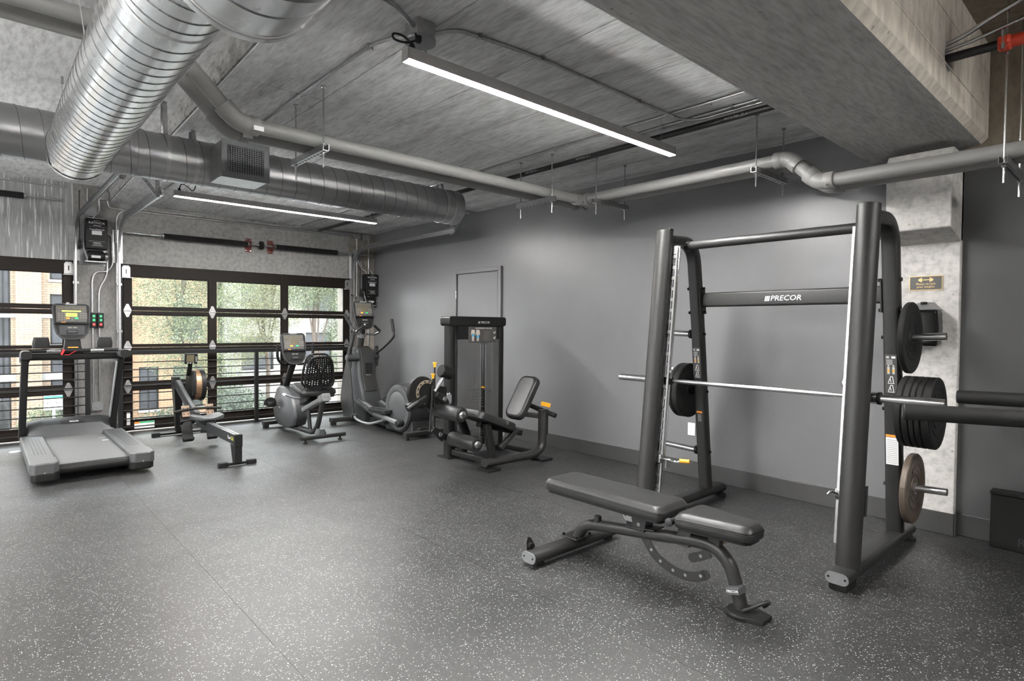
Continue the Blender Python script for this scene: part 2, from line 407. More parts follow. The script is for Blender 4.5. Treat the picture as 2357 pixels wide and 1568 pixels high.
struct('added_sky_block', MB().box(-8, XA + .4, -8, YB + .4, 3.62, 16), ROOMW, at=(0, 0, 3.62))  # unseen mass over the room, added to block sky light from the street

# ---------------------------------------------------------------- garage doors
def glass_mat():
    m = bpy.data.materials.new('clear_glass'); m.use_nodes = True; t = m.node_tree; t.nodes.clear()
    o = t.nodes.new('ShaderNodeOutputMaterial'); tr = t.nodes.new('ShaderNodeBsdfTransparent'); gl = t.nodes.new('ShaderNodeBsdfGlossy')
    df = t.nodes.new('ShaderNodeBsdfDiffuse'); df.inputs['Color'].default_value = (.8, .82, .85, 1)
    gl.inputs['Roughness'].default_value = .02; fz = t.nodes.new('ShaderNodeFresnel'); fz.inputs['IOR'].default_value = 1.45
    mx = t.nodes.new('ShaderNodeMixShader'); m2 = t.nodes.new('ShaderNodeMixShader')
    n = noise(t, 3, 4); r = ramp(t, n.outputs['Fac'], [(.35, g(.015)), (.75, g(.07))])
    tr.inputs['Color'].default_value = (.95, .97, .96, 1)
    t.links.new(r.outputs['Color'], m2.inputs['Fac']); t.links.new(tr.outputs[0], m2.inputs[1]); t.links.new(df.outputs[0], m2.inputs[2])
    t.links.new(fz.outputs[0], mx.inputs['Fac']); t.links.new(m2.outputs[0], mx.inputs[1]); t.links.new(gl.outputs[0], mx.inputs[2])
    t.links.new(mx.outputs[0], o.inputs['Surface']); return m
GLASS = glass_mat()
def hinge_plate(mb, x, z, y):
    p = [(-.012, -.085), (.012, -.085), (.044, -.008), (.044, .008), (.012, .085), (-.012, .085), (-.044, .008), (-.044, -.008)]
    mb.prism(p, (0, -.005, 0), (x, y, z), (1, 0, 0), (0, 0, 1))
    mb.cyl((x - .04, y - .008, z), (x + .04, y - .008, z), .009, 10)
    mb.cyl((x, y - .004, z + .045), (x, y - .011, z + .045), .010, 8); mb.cyl((x, y - .004, z - .045), (x, y - .011, z - .045), .010, 8)
def garage_door(n, x0, label):
    y0, y1 = 9.045, 9.10
    x1 = x0 + 3.145; w3 = (3.145 - .085 * 2 - .095 * 2) / 3
    cols = [(x0 + .085 + i * (w3 + .095), x0 + .085 + i * (w3 + .095) + w3) for i in range(3)]
    rows = [(.145, .545, .015, .592), (.643, 1.070, .597, 1.100), (1.135, 1.535, 1.105, 1.582), (1.630, 2.030, 1.587, 2.185)]
    d = struct('door_%d' % n, MB().box(x0 - .02, x0 - .002, y0 + .02, y1 + .01, 0, 2.19).box(x1 + .002, x1 + .02, y0 + .02, y1 + .01, 0, 2.19), BLACK, at=(x0, y0, 0), label=label)
    for i, (g0, g1, s0, s1) in enumerate(rows):
        f = MB().box(x0, cols[0][0], y0, y1, s0, s1).box(cols[2][1], x1, y0, y1, s0, s1)
        for k in (0, 1): f.box(cols[k][1], cols[k + 1][0], y0, y1, g0, g1)
        f.box(cols[0][0], cols[2][1], y0, y1, s0, g0).box(cols[0][0], cols[2][1], y0, y1, g1, s1)
        so = obj('door_section', f, BROWN, d)
        for a, c in cols:
            obj('glass_pane', MB().box(a, c, y0 + .026, y0 + .034, g0, g1), GLASS, so)
            bd = MB()
            for q in ((a, a + .012, g0, g1), (c - .012, c, g0, g1), (a + .012, c - .012, g0, g0 + .012), (a + .012, c - .012, g1 - .012, g1)): bd.box(q[0], q[1], y0 + .012, y0 + .024, q[2], q[3])
            obj('glazing_bead', bd, BROWN, so)
        if i < 3:
            for x in (x0 + .042, cols[0][1] + .047, cols[1][1] + .047, x1 - .042):
                h = MB(); hinge_plate(h, x, s1 + .003, y0); obj('hinge', h, ZINC, so)
        else:
            for x in (x0 + .03, x1 - .03):
                p = [(-.045, -.07), (.045, -.07), (.045, .05), (.028, .075), (-.028, .075), (-.045, .05)]
                h = MB().prism(p, (0, -.005, 0), (x, y0, 2.09), (1, 0, 0), (0, 0, 1)).box(x - .055, x + .075, y0 - .05, y0, 2.005, 2.012)
                so2 = obj('top_roller_bracket', h, ZINC, so)
                obj('bracket_slot', MB().box(x - .006, x + .006, y0 - .0062, y0 - .004, 2.06, 2.12), BLACK, so)
        if i == 0:
            wl = obj('warning_label', MB().box(x0 + .11, x0 + .34, y0 - .0015, y0, .035, .125), WHITE, so)
            obj('warning_label', MB().box(x0 + .11, x0 + .17, y0 - .003, y0 - .0014, .10, .125), ORNG, so)
            obj('warning_label', MB().box(x0 + .172, x0 + .338, y0 - .003, y0 - .0014, .103, .122), GREEN, so)
            obj('warning_label', MB().box(x0 + .025, x0 + .065, y0 - .003, y0 - .0014, .09, .26), WHITE, so)
    return d
garage_door(1, 1.408, 'glazed sectional garage door behind the bike and rower')
garage_door(2, -2.275, 'glazed sectional garage door behind the treadmill')
garage_door(4, -5.93, 'glazed sectional garage door left of the picture')
# ---------------------------------------------------------------- street outside
def brick_mat(name, c1, c2, mort, sx=1.0):
    m, t, b = nodes(name)
    c = t.nodes.new('ShaderNodeTexCoord'); mp = t.nodes.new('ShaderNodeMapping'); mp.inputs['Rotation'].default_value = (radians(90), 0, 0)
    br = t.nodes.new('ShaderNodeTexBrick'); br.inputs['Scale'].default_value = 1.0
    br.inputs['Brick Width'].default_value = .30 * sx; br.inputs['Row Height'].default_value = .098; br.inputs['Mortar Size'].default_value = .009
    br.inputs['Color1'].default_value = (*c1, 1); br.inputs['Color2'].default_value = (*c2, 1); br.inputs['Mortar'].default_value = (*mort, 1)
    t.links.new(c.outputs['Object'], mp.inputs['Vector']); t.links.new(mp.outputs['Vector'], br.inputs['Vector'])
    n = noise(t, .6, 4); r = ramp(t, n.outputs['Fac'], [(.3, g(.86)), (.7, g(1.08))])
    out = mix(t, br.outputs['Color'], r.outputs['Color'], 1.0, 'MULTIPLY')
    t.links.new(out, b.inputs['Base Color']); b.inputs['Roughness'].default_value = .85
    return m
TANB = brick_mat('tan_brick', (.235, .175, .125), (.27, .205, .15), (.12, .085, .06))
ORB = brick_mat('orange_brick', (.27, .17, .10), (.30, .195, .12), (.14, .09, .055))
PALEB = brick_mat('pale_brick', (.205, .195, .185), (.23, .22, .21), (.135, .13, .125))
STONE = mat('grey_stone_trim', g(.24), .8, 0, .1, 2)
WGL = mat('street_window_glass', (.04, .043, .05), .3, 0, .3, .8, spec=.25)
ASPH = mat('asphalt', g(.20), .9, 0, .2, 3)
WALK = mat('sidewalk_concrete', g(.24), .9, 0, .12, 3)
LEAF = [mat('leaf_green', (.075, .105, .05), .6, 0, .35, 1.5), mat('leaf_yellow_green', (.17, .18, .085), .6, 0, .35, 1.5), mat('leaf_dark', (.05, .07, .045), .6, 0, .3, 1.5)]
BARK = mat('bark', (.085, .065, .05), .9, 0, .3, 8)
GZ = -3.0
struct('street', MB().box(-30, 45, 9.6, 60, GZ - .3, GZ), ASPH, at=(0, 20, GZ), label='grey street below the windows')
struct('sidewalk_far', MB().box(-30, 45, 22.5, 31, GZ, GZ + .12), WALK, at=(0, 26, GZ), label='far sidewalk in front of the brick buildings')
def building(name, label, x0, x1, y, z1, m, wins, bands=(), depth=6.0, pil=()):
    t = thing(name, label, 'building', ((x0 + x1) / 2, y, GZ))
    wall = MB(); xs_ = sorted({x0, x1} | {a for a, *_ in wins} | {q[1] for q in wins}); zs_ = sorted({GZ, z1} | {q[2] for q in wins} | {q[3] for q in wins})
    for i in range(len(xs_) - 1):
        for k in range(len(zs_) - 1):
            cx, cz = (xs_[i] + xs_[i + 1]) / 2, (zs_[k] + zs_[k + 1]) / 2
            if not any(a < cx < bb and c < cz < d for a, bb, c, d in wins): wall.box(xs_[i], xs_[i + 1], y, y + .35, zs_[k], zs_[k + 1])
    wall.box(x0, x1, y + 1.2, y + depth, GZ, z1)
    obj('brick_wall', wall, m, t)
    for a, bb, c, d in wins:
        f = MB().box(a, a + .07, y + .14, y + .22, c, d).box(bb - .07, bb, y + .14, y + .22, c, d).box(a, bb, y + .14, y + .22, c, c + .07).box(a, bb, y + .14, y + .22, d - .07, d).box((a + bb) / 2 - .03, (a + bb) / 2 + .03, y + .14, y + .22, c, d)
        w_ = obj('window', f, BLACK, t)
        obj('pane', MB().box(a + .07, (a + bb) / 2 - .03, y + .17, y + .19, c + .07, d - .07), WGL, w_)
        obj('pane', MB().box((a + bb) / 2 + .03, bb - .07, y + .17, y + .19, c + .07, d - .07), WGL, w_)
        obj('sill', MB().box(a - .05, bb + .05, y - .06, y + .12, c - .10, c), STONE, w_)
    for z, h in bands: obj('stone_band', MB().box(x0, x1, y - .06, y, z, z + h), STONE, t)
    for a, bb in pil: obj('brick_pier', MB().box(a, bb, y - .35, y, GZ, z1), m, t)
    return t
building('brick_building', 'tan brick building behind the treadmill', -9, 4.9, 31, 9.5, TANB,
         [(-4.6, -3.3, -1.3, 1.0), (-4.6, -3.3, 2.0, 4.6), (.55, 1.0, -3.4, 5), (2.25, 3.6, -3.3, -.1), (2.25, 3.6, .5, 2.6), (2.25, 3.6, 3.2, 5.4), (3.95, 4.6, -3.3, 2.6), (3.95, 4.6, 3.2, 5.4), (-2.4, -1.2, -1.3, 1.0)], [(1.60, .16), (-.95, .28)], pil=((1.15, 1.95),))
building('orange_brick_building', 'orange brick building half hidden by the street trees', 5.0, 8.9, 31.6, 9.5, ORB,
         [(5.5, 6.3, -2.6, -.6), (6.9, 8.2, -2.6, -.6), (6.9, 8.2, .8, 2.4)], [(.1, .15)])
building('pale_building', 'pale brick building behind the recumbent bike', 9.0, 24, 31, 9.5, PALEB,
         [(9.8, 11.4, -.9, .8), (9.8, 11.4, 2.0, 3.6), (13.1, 14.6, -.9, 1.0), (12.9, 14.8, 2.1, 3.7), (16.6, 18.4, -2.2, -.4), (16.3, 18.6, 2.1, 3.7), (19.6, 21, -.9, .8)], [(-1.4, .12)])
# trees: trunk, limbs and a crown of separate leaf blades
def crown(parts, n, m, parent, size=.16, seed=1, name='foliage'):
    rnd = random.Random(seed); mb = MB(); tot = sum(p[3] ** 2 for p in parts)
    for (cx, cy, cz, r) in parts:
        for _ in range(int(n * r * r / tot)):
            while True:
                d = V((rnd.uniform(-1, 1), rnd.uniform(-1, 1), rnd.uniform(-1, 1)))
                if .15 < d.length < 1: break
            p = V((cx, cy, cz)) + V((d.x * r, d.y * r, d.z * r * .85))
            a = V((rnd.uniform(-1, 1), rnd.uniform(-1, 1), rnd.uniform(-.6, .4))).normalized() * size * rnd.uniform(.6, 1.25)
            q = a.cross(V((rnd.uniform(-1, 1), rnd.uniform(-1, 1), rnd.uniform(-1, 1)))).normalized() * size * .34
            mb.add([p, p + a * .5 + q, p + a, p + a * .5 - q], [(0, 1, 2, 3)])
    o = obj(name, mb, m, parent, smooth=False); o['kind'] = 'stuff'; return o
def tree(x, y, h, blobs, label, k, seed, n=5200):
    t = thing('street_tree', label, 'tree', (x, y, GZ + .12), 'street trees across the road')
    tr = MB().tube(spline([(x, y, GZ + .1), (x + .08, y, GZ + h * .35), (x - .1, y + .1, GZ + h * .65), (x + .05, y, GZ + h)]), .085, 10, scale=None)
    obj('trunk', tr, BARK, t)
    lb = MB()
    for (cx, cy, cz, r) in blobs:
        zb = GZ + h * .45
        lb.tube(spline([(x, y, zb), ((x + cx) / 2, (y + cy) / 2, (zb + cz) / 2 + .2), (cx, cy, cz)]), .035, 6)
    obj('limb', lb, BARK, t)
    crown([b_ for i, b_ in enumerate(blobs)], n * 2, LEAF[k], t, .060, seed)
    crown([(c[0] + .2, c[1] - .3, c[2] + .15, c[3] * .9) for c in blobs], n * 2 // 3, LEAF[1], t, .056, seed + 50)
tree(5.6, 24, 6.5, [(4.9, 24, 1.9, 1.3), (6.3, 24.2, 1.6, 1.5), (5.6, 23.8, .4, 1.4), (6.4, 24, -.6, 1.2), (5.3, 24.2, 3.4, 1.4), (6.9, 24, 3.2, 1.3)], 'leafy street tree behind the left column of window panes', 0, 3, 14000)
tree(9.6, 27, 6.8, [(8.9, 27, 2.5, 1.3), (10.2, 27, 2.3, 1.4), (9.2, 27, 1.0, 1.2), (10.0, 26.8, 3.7, 1.4), (8.6, 27, .3, .9)], 'bright leafy tree behind the middle column of window panes', 1, 5, 11000)
tree(10.45, 23.6, 6.4, [(9.9, 23.6, 2.9, 1.0), (11.2, 23.6, 2.5, 1.05), (11.5, 23.6, 1.1, .85), (10.6, 23.6, 3.7, 1.2), (11.4, 23.6, -.3, .8)], 'bare stemmed tree behind the right column of window panes', 0, 9, 11000)
def shrub(name, label, blobs, k, seed, n=1500):
    t = thing(name, label, 'shrub', (blobs[0][0], blobs[0][1], GZ + .1), 'shrubs along the far sidewalk')
    st = MB()
    for cx, cy, cz, r in blobs: st.tube([(cx, cy, GZ + .1), (cx + .05, cy, cz)], .03, 6)
    obj('stem', st, BARK, t); crown(blobs, n * 2, LEAF[k], t, .075, seed)
shrub('round_shrub', 'round dark shrub behind the rowing machine', [(4.5, 22.6, -2.2, .85), (5.1, 22.6, -2.0, .8)], 2, 21, 2600)
shrub('round_shrub', 'wide dusty shrub in front of the pale building', [(6.75, 22.5, -1.35, .8), (7.4, 22.5, -1.6, .8), (7.0, 22.5, -2.3, .75)], 2, 22, 3000)
shrub('round_shrub', 'low green shrub beside the street sign', [(1.7, 26.5, -2.1, .75), (2.4, 26.5, -2.3, .65)], 0, 23, 1700)
shrub('round_shrub', 'shrub at the foot of the bare stemmed tree', [(11.3, 22.3, -2.7, .65), (12.3, 22.3, -2.8, .6)], 0, 24, 2000)
# sign, lamp post, parked cars
t = thing('street_sign', 'white street sign on a post seen past the treadmill', 'sign', (1.55, 20.5, GZ))
obj('sign_post', MB().box(1.52, 1.58, 20.5, 20.56, GZ, -.95), WHITE, t)
obj('sign_panel', MB().box(1.33, 1.77, 20.46, 20.50, -.98, -.58), WHITE, t, .01)
obj('sign_header', MB().box(1.33, 1.77, 20.450, 20.459, -.665, -.59), GREEN, t)
text('sign_lettering', '8:00 AM', .095, (1.55, 20.452, -.79), (1, 0, 0), (0, 0, 1), BLACK, t, .003)
t = thing('lamp_post', 'black ornamental lamp post on the street left of the treadmill', 'lamp post', (.45, 19, GZ))
obj('post', MB().lathe([(.16, 0), (.16, .4), (.08, .55), (.06, 1.5), (.10, 1.62), (.13, 1.7), (.13, 2.35), (.05, 2.5), (.03, 2.7)], (.45, 19, GZ), (0, 0, 1), 12), BLACK, t)
obj('bracket', MB().tube([(.2, 19, GZ + 1.45), (.45, 19, GZ + 1.5), (.7, 19, GZ + 1.45)], .025, 8), BLACK, t)
CARW = mat('white_car_paint', g(.7), .25, 0, .03, 3, coat=.5)
CARS = mat('silver_car_paint', (.42, .47, .52), .25, .5, .03, 3, coat=.5)
def car(x, y, m, label):
    t = thing('parked_car', label, 'car', (x, y, GZ), 'cars parked on the street')
    side = [(-2.2, .35), (2.2, .35), (2.25, .75), (1.55, .95), (.85, 1.42), (-1.2, 1.45), (-1.85, .98), (-2.25, .85)]
    obj('body', MB().prism([(p[0], p[1]) for p in side], (0, 1.7, 0), (x, y - .85, GZ), (1, 0, 0), (0, 0, 1)), m, t, .12, seg=3)
    obj('side_window', MB().prism([(-1.6, 1.0), (1.3, 1.0), (.78, 1.36), (-1.12, 1.38)], (0, 1.72, 0), (x, y - .86, GZ), (1, 0, 0), (0, 0, 1)), WGL, t)
    obj('windscreen', MB().add([(x + 1.5, y - .7, GZ + .99), (x + 1.5, y + .7, GZ + .99), (x + .9, y + .62, GZ + 1.40), (x + .9, y - .62, GZ + 1.40)], [(0, 1, 2, 3)]), WGL, t)
    for sx in (-1.4, 1.4):
        for sy in (-.85, .85):
            obj('wheel', MB().lathe([(.06, -.1), (.3, -.1), (.33, -.06), (.33, .06), (.3, .1), (.06, .1)], (x + sx, y + sy, GZ + .33), (0, 1, 0), 18), RUBBER, t)
car(4.25, 20.5, CARW, 'white car parked beyond the left door panes')
car(-2.4, 19.8, CARS, 'silver car parked beyond the treadmill')
car(10.4, 20.5, CARW, 'white car parked behind the bike')
# ---------------------------------------------------------------- ducts
def duct_mat(name, v, rough):
    m, t, b = nodes(name)
    n = noise(t, 3, 3, (1, 1, 1), .5); n2 = noise(t, 5, 2)
    c = ramp(t, n.outputs['Fac'], [(.3, g(v * .86)), (.7, g(v * 1.08))]); t.links.new(c.outputs['Color'], b.inputs['Base Color'])
    r = ramp(t, n2.outputs['Fac'], [(.25, g(rough * .85)), (.75, g(rough * 1.15))]); t.links.new(r.outputs['Color'], b.inputs['Roughness'])
    b.inputs['Metallic'].default_value = 1.0; return m
DUCT = duct_mat('spiral_duct_steel', .90, .26)
DUCT_SHADED = duct_mat('shaded_duct_steel', .40, .36)  # duct steel again, darkened so dimmer surroundings are put into its colour
SEAM = mat('duct_seam_steel', g(.22), .5, 1.0, .05, 20)
def helix(c0, ax, R, L, pitch, r=.0030, ph=0.0, n=44):
    ax = V(ax).normalized(); x = ax.orthogonal().normalized(); y = ax.cross(x); k = int(L / pitch * n)
    return MB().tube([V(c0) + ax * (L * i / k) + (x * cos(ph + 2 * pi * i / n) + y * sin(ph + 2 * pi * i / n)) * R for i in range(k + 1)], (r, r * .8), 5)
HD = (5.30, 2.72, .178)
t = thing('spiral_duct', 'long spiral duct crossing above the garage doors with a grille box', 'duct', (2.0, HD[0], HD[1]))
x0, x1 = -5.9, 3.93
obj('duct_pipe', MB().lathe([(HD[2], 0), (HD[2], x1 - x0)], (x0, HD[0], HD[1]), (1, 0, 0), 56), DUCT_SHADED, t)
obj('spiral_seam', helix((x0, HD[0], HD[1]), (1, 0, 0), HD[2] + .001, x1 - x0 - .12, .124), SEAM, t)
obj('end_cap', MB().lathe([(HD[2] + .004, -.09), (HD[2] + .006, 0), (HD[2] - .004, .012), (.02, .014)], (x1, HD[0], HD[1]), (1, 0, 0), 56), DUCT_SHADED, t)
for x in (.02, .92, 3.84):
    obj('joint_collar', MB().lathe([(HD[2], -.022), (HD[2] + .006, -.02), (HD[2] + .006, .02), (HD[2], .022)], (x, HD[0], HD[1]), (1, 0, 0), 48, False), DUCT_SHADED, t)
# grille box
gx0, gx1, gy0, gy1, gz0, gz1 = 1.385, 1.745, 4.83, 5.16, 2.542, 2.835
gb = obj('grille_box', MB().box(gx0 + .008, gx1 - .008, gy0 + .012, gy1, gz0 + .008, gz1 - .008), ZINC, t, .003)
fr = MB(); e = .045
for q in ((gx0, gx1, gz0, gz0 + e), (gx0, gx1, gz1 - e, gz1), (gx0, gx0 + e, gz0 + e, gz1 - e), (gx1 - e, gx1, gz0 + e, gz1 - e)): fr.box(q[0], q[1], gy0, gy0 + .012, q[2], q[3])
obj('grille_frame', fr, SILV, t, .002)
obj('grille_throat', MB().box(gx0 + e, gx1 - e, gy0 + .0095, gy0 + .0118, gz0 + e, gz1 - e), BLACK, t)
for i in range(14):
    z = gz0 + e + (i + .5) * (gz1 - gz0 - 2 * e) / 14; obj('blade', MB().box(gx0 + e, gx1 - e, gy0 + .003, gy0 + .009, z - .0028, z + .0028), SILV, t)
for i in range(15):
    x = gx0 + e + (i + .5) * (gx1 - gx0 - 2 * e) / 15; obj('blade', MB().box(x - .0028, x + .0028, gy0 + .001, gy0 + .007, gz0 + e, gz1 - e), SILV, t)
# hanger straps
for x, zt in ((1.10, 3.15), (1.30, 2.97), (3.72, 2.97)):
    ring = [(x, HD[0] + (HD[2] + .004) * sin(a), HD[1] + (HD[2] + .004) * cos(a)) for a in [radians(k) for k in range(20, 341, 16)]]
    obj('hanger_strap', MB().sweep([(x, HD[0] + .03, zt)] + ring + [(x, HD[0] - .03, zt)], rrect(.030, .002), (0, 0, 1) if 0 else (0, 1, 0)), ZINC, t)
obj('hanger_wire', MB().tube([(.46, 5.25, 3.15), (.46, 5.25, 2.88)], .0025, 6), STEEL, t)
obj('wire_anchor', MB().cyl((.46, 5.25, 3.15), (.46, 5.25, 3.10), .008, 8), STEEL, t)
# main duct towards the camera, saddled onto the cross duct
MX, MZ, MR = .541, 2.635, .185
t = thing('spiral_duct', 'big bright spiral duct running overhead at the left', 'duct', (MX, 3.6, MZ))
n = 64; rings = []
r0 = [V((MX + MR * cos(2 * pi * k / n), 2.06, MZ + MR * sin(2 * pi * k / n))) for k in range(n)]
r1 = []
for p in r0:
    dz = p.z - HD[1]; yy = HD[0] - sqrt(max(0, (HD[2] + .004) ** 2 - dz * dz))
    r1.append(V((p.x, yy, p.z)))
obj('duct_pipe', MB().loft([r0, r1], False, False), DUCT, t)
obj('spiral_seam', helix((MX, 2.06, MZ), (0, 1, 0), MR + .001, 3.02, .098, .0024, 1.2), SEAM, t)
fl_ = [V((MX + (p.x - MX) * 1.03, p.y, MZ + (p.z - MZ) * 1.03)) for p in r1]; bk = [p + V((0, -.05, 0)) for p in fl_]
sad = MB().loft([bk, fl_, [V((MX + (p.x - MX) * .97, p.y + .002, MZ + (p.z - MZ) * .97)) for p in r1]], False, False)
bot = [p for p in fl_ if p.z < HD[1] - HD[2] + .02]
obj('saddle_collar', sad, DUCT, t)
cap_ = MB().add(r1, [tuple(range(n))]); obj('saddle_plate', cap_, DUCT, t)
for sx in (-1, 1):
    obj('saddle_tab', MB().cbox((MX + sx * .115, 5.20, 2.492), (.075, .12, .003), (V((1, 0, .75 * sx)), V((0, 1, 0)), V((-.75 * sx, 0, 1)))), DUCT, t)
obj('joint_collar', MB().lathe([(MR, -.02), (MR + .005, -.018), (MR + .005, .018), (MR, .02)], (MX, 2.46, MZ), (0, 1, 0), 56, False), DUCT, t)
obj('hanger_wire', MB().tube([(.30, 3.2, 3.15), (MX - MR + .01, 3.2, MZ)], .003, 6), STEEL, t)
# larger duct overhead
BX, BZ, BR = .659, 2.63, .255
t = thing('spiral_duct', 'wide duct end cut off by the top edge of the picture', 'duct', (BX, 1.0, BZ))
obj('duct_pipe', MB().lathe([(BR, -2.0), (BR, 2.09)], (BX, 0, BZ), (0, 1, 0), 64, False), DUCT, t)
obj('end_cap', MB().lathe([(BR, 2.055), (BR + .007, 2.06), (BR + .008, 2.085), (BR - .004, 2.10), (.16, 2.101), (.02, 2.101)], (BX, 0, BZ), (0, 1, 0), 64), DUCT, t)
obj('spiral_seam', helix((BX, -1.8, BZ), (0, 1, 0), BR + .001, 3.74, .135, .003), SEAM, t)
obj('joint_collar', MB().lathe([(BR, -.03), (BR + .006, -.028), (BR + .006, .028), (BR, .03)], (BX, 1.72, BZ), (0, 1, 0), 56, False), SEAM, t)

# ---------------------------------------------------------------- pvc drain pipes
PR = .0445
def pipe_run(label, y, x, zl, dx, offz, xr, endx):
    """left run at zl, 45 degree drop near the slab edge, long run along X, corner, run along the wall, offset down"""
    z = 2.635
    t = thing('drain_pipe', label, 'pipe', (3.0, y, z), 'paired grey drain pipes')
    A = V((-5.9, y, zl)); B = V((dx - (zl - z), y, zl)); C = V((dx, y, z)); D = V((x, y, z)); E_ = V((x, 1.83, z)); F = V((x, 1.83 - (z - offz), offz)); G_ = V((x, -5.9, offz))
    def seg(a, b): obj('pipe_length', MB().cyl(a, b, PR, 28), PVC, t)
    def elbow(a, b, c, r):
        p = fillet([b + (a - b).normalized() * r, b, b + (c - b).normalized() * r], r * .7, 8)
        e = obj('elbow', MB().tube(p, PR + .010, 28), PVC, t)
        for q, s in ((p[0], (p[1] - p[0]).normalized()), (p[-1], (p[-2] - p[-1]).normalized())):
            obj('socket_rim', MB().lathe([(PR + .002, -.002), (PR + .0125, 0), (PR + .0135, .004), (PR + .0135, .050), (PR + .0105, .058)], q, s, 28, False), PVC, e)
            k = s.cross(V((0, 0, 1))).normalized()
            obj('test_screw', MB().cyl(q + s * .03 + V((0, 0, -PR - .005)) * .6 - k * (PR + .012) * .75, q + s * .03 + V((0, 0, -PR - .005)) * .75 - k * (PR + .012) * .95, .006, 8), STEEL, e)
        return e
    seg(A, B); seg(B, C); seg(C, D); seg(D, E_); seg(E_, F); seg(F, G_)
    elbow(A, B, C, .10); elbow(B, C, D, .12); elbow(C, D, E_, .10); elbow(D, E_, F, .10); elbow(E_, F, G_, .10)
    obj('pipe_sticker', MB().box(dx + .075, dx + .135, y - PR - .0145, y - PR - .0138, z - .040, z - .012), WHITE, t)
    return t
pipe_run('grey drain pipe, the nearer and upper looking of the pair', 3.78, 4.30, 3.0, 1.175, 2.43, 0, 0)
pipe_run('grey drain pipe, the one behind and below its twin', 3.975, 4.465, 3.0, 1.175, 2.43, 0, 0)
# trapeze hangers
def trapeze(label, a, b, zc, zt):
    a, b = V(a), V(b); d = (b - a).normalized(); s = V((-d.y, d.x, 0))
    t = thing('trapeze_hanger', label, 'pipe hanger', ((a.x + b.x) / 2, (a.y + b.y) / 2, zc), 'strut hangers under the drain pipes')
    o = (.041, .0025)
    p = [(-.0205, 0), (.0205, 0), (.0205, .041), (.013, .041), (.013, .0385), (.018, .0385), (.018, .0025), (-.018, .0025), (-.018, .0385), (-.013, .0385), (-.013, .041), (-.0205, .041)]
    c0 = V((a.x, a.y, zc)) - d * .04; L = (b - a).length + .08
    ch = obj('strut_channel', MB().prism(p, d * L, c0, s, (0, 0, 1)), ZINC, t)
    k = int(L / .048)
    for i in range(k):
        c = c0 + d * (.03 + i * .048); obj('slot', MB().cbox(c + V((0, 0, -.0006)), (.024, .012, .0016), (d, s, (0, 0, 1))), BLACK, ch)
    for q in (a, b):
        r = obj('threaded_rod', MB().cyl((q.x, q.y, zc - .10), (q.x, q.y, zt), .0055, 8), STEEL, t)
        obj('nut', MB().cyl((q.x, q.y, zc - .016), (q.x, q.y, zc - .002), .011, 6), STEEL, r); obj('washer_plate', MB().cyl((q.x, q.y, zt - .012), (q.x, q.y, zt), .016, 10), STEEL, r)
trapeze('strut hanger nearest the grille box', (1.68, 3.70, 0), (1.68, 4.15, 0), 2.545, 2.97)
trapeze('strut hanger just before the pipe corner', (3.83, 3.72, 0), (3.83, 4.13, 0), 2.545, 2.97)
trapeze('strut hanger just past the pipe corner', (4.18, 3.50, 0), (4.60, 3.50, 0), 2.545, 2.97)
trapeze('strut hanger beside the offset bend in the wall pipes', (4.185, 2.015, 0), (4.63, 2.015, 0), 2.545, 2.97)
trapeze('strut hanger on long rods at the right picture edge', (4.20, .62, 0), (4.70, .62, 0), 2.335, 3.32)

# ---------------------------------------------------------------- linear lights
GLOW = emit('led_diffuser', (1.0, .985, .96), LAMP)
def linear_light(name, label, x0, x1, y, z, zt, up=False):
    t = thing(name, label, 'ceiling light', ((x0 + x1) / 2, y, z), 'suspended linear lights')
    h = .060; w_ = .055
    p = [(-w_ / 2, .004), (-w_ / 2 + .004, .004), (-w_ / 2 + .004, .012), (w_ / 2 - .004, .012), (w_ / 2 - .004, .004), (w_ / 2, .004), (w_ / 2, h), (-w_ / 2, h)]
    hs = obj('housing', MB().prism(p, (x1 - x0, 0, 0), (x0, y, z), (0, 1, 0), (0, 0, 1)), LAMPH, t)
    obj('diffuser', MB().box(x0 + .003, x1 - .003, y - w_ / 2 + .0045, y + w_ / 2 - .0045, z, z + .0115), GLOW, t)
    if up: obj('added_uplight', MB().box(x0 + .003, x1 - .003, y - w_ / 2 + .0045, y + w_ / 2 - .0045, z + h, z + h + .004), GLOW, t)  # uplight added on unseen bars to brighten the ceiling
    for x in (x0, x1): obj('end_plate', MB().box(x - .002, x + .002, y - w_ / 2, y + w_ / 2, z - .001, z + h), LAMPH, t)
    for x in (x0 + .12, x1 - .15):
        wr_ = obj('suspension_wire', MB().cyl((x, y, z + h), (x, y, zt), .0011, 6), STEEL, t)
        obj('wire_gripper', MB().lathe([(.006, 0), (.006, .02), (.003, .03)], (x, y, z + h), (0, 0, 1), 8), STEEL, wr_)
    return t
LAMPH = mat('light_housing', g(.38, .02), .5, .2, .05, 20)
L1 = linear_light('linear_light', 'long glowing light bar hung under the grey ceiling, the largest', 1.545, 3.85, 2.495, 2.70, 2.955)
obj('power_cord', MB().tube(spline([(1.635, 2.545, 2.875), (1.625, 2.52, 2.835), (1.585, 2.50, 2.805), (1.54, 2.50, 2.787), (1.50, 2.52, 2.797), (1.50, 2.53, 2.825), (1.54, 2.52, 2.828), (1.575, 2.50, 2.80), (1.583, 2.495, 2.762)], 8), .0055, 8), RUBBER, L1)
obj('cord_grip', MB().lathe([(.016, 0), (.016, .02), (.008, .034)], (1.583, 2.495, 2.76), (0, 0, 1), 12), BLACK, L1)
L2 = linear_light('linear_light', 'light bar hung just in front of the right garage door', 1.49, 3.77, 6.77, 2.71, 2.97)
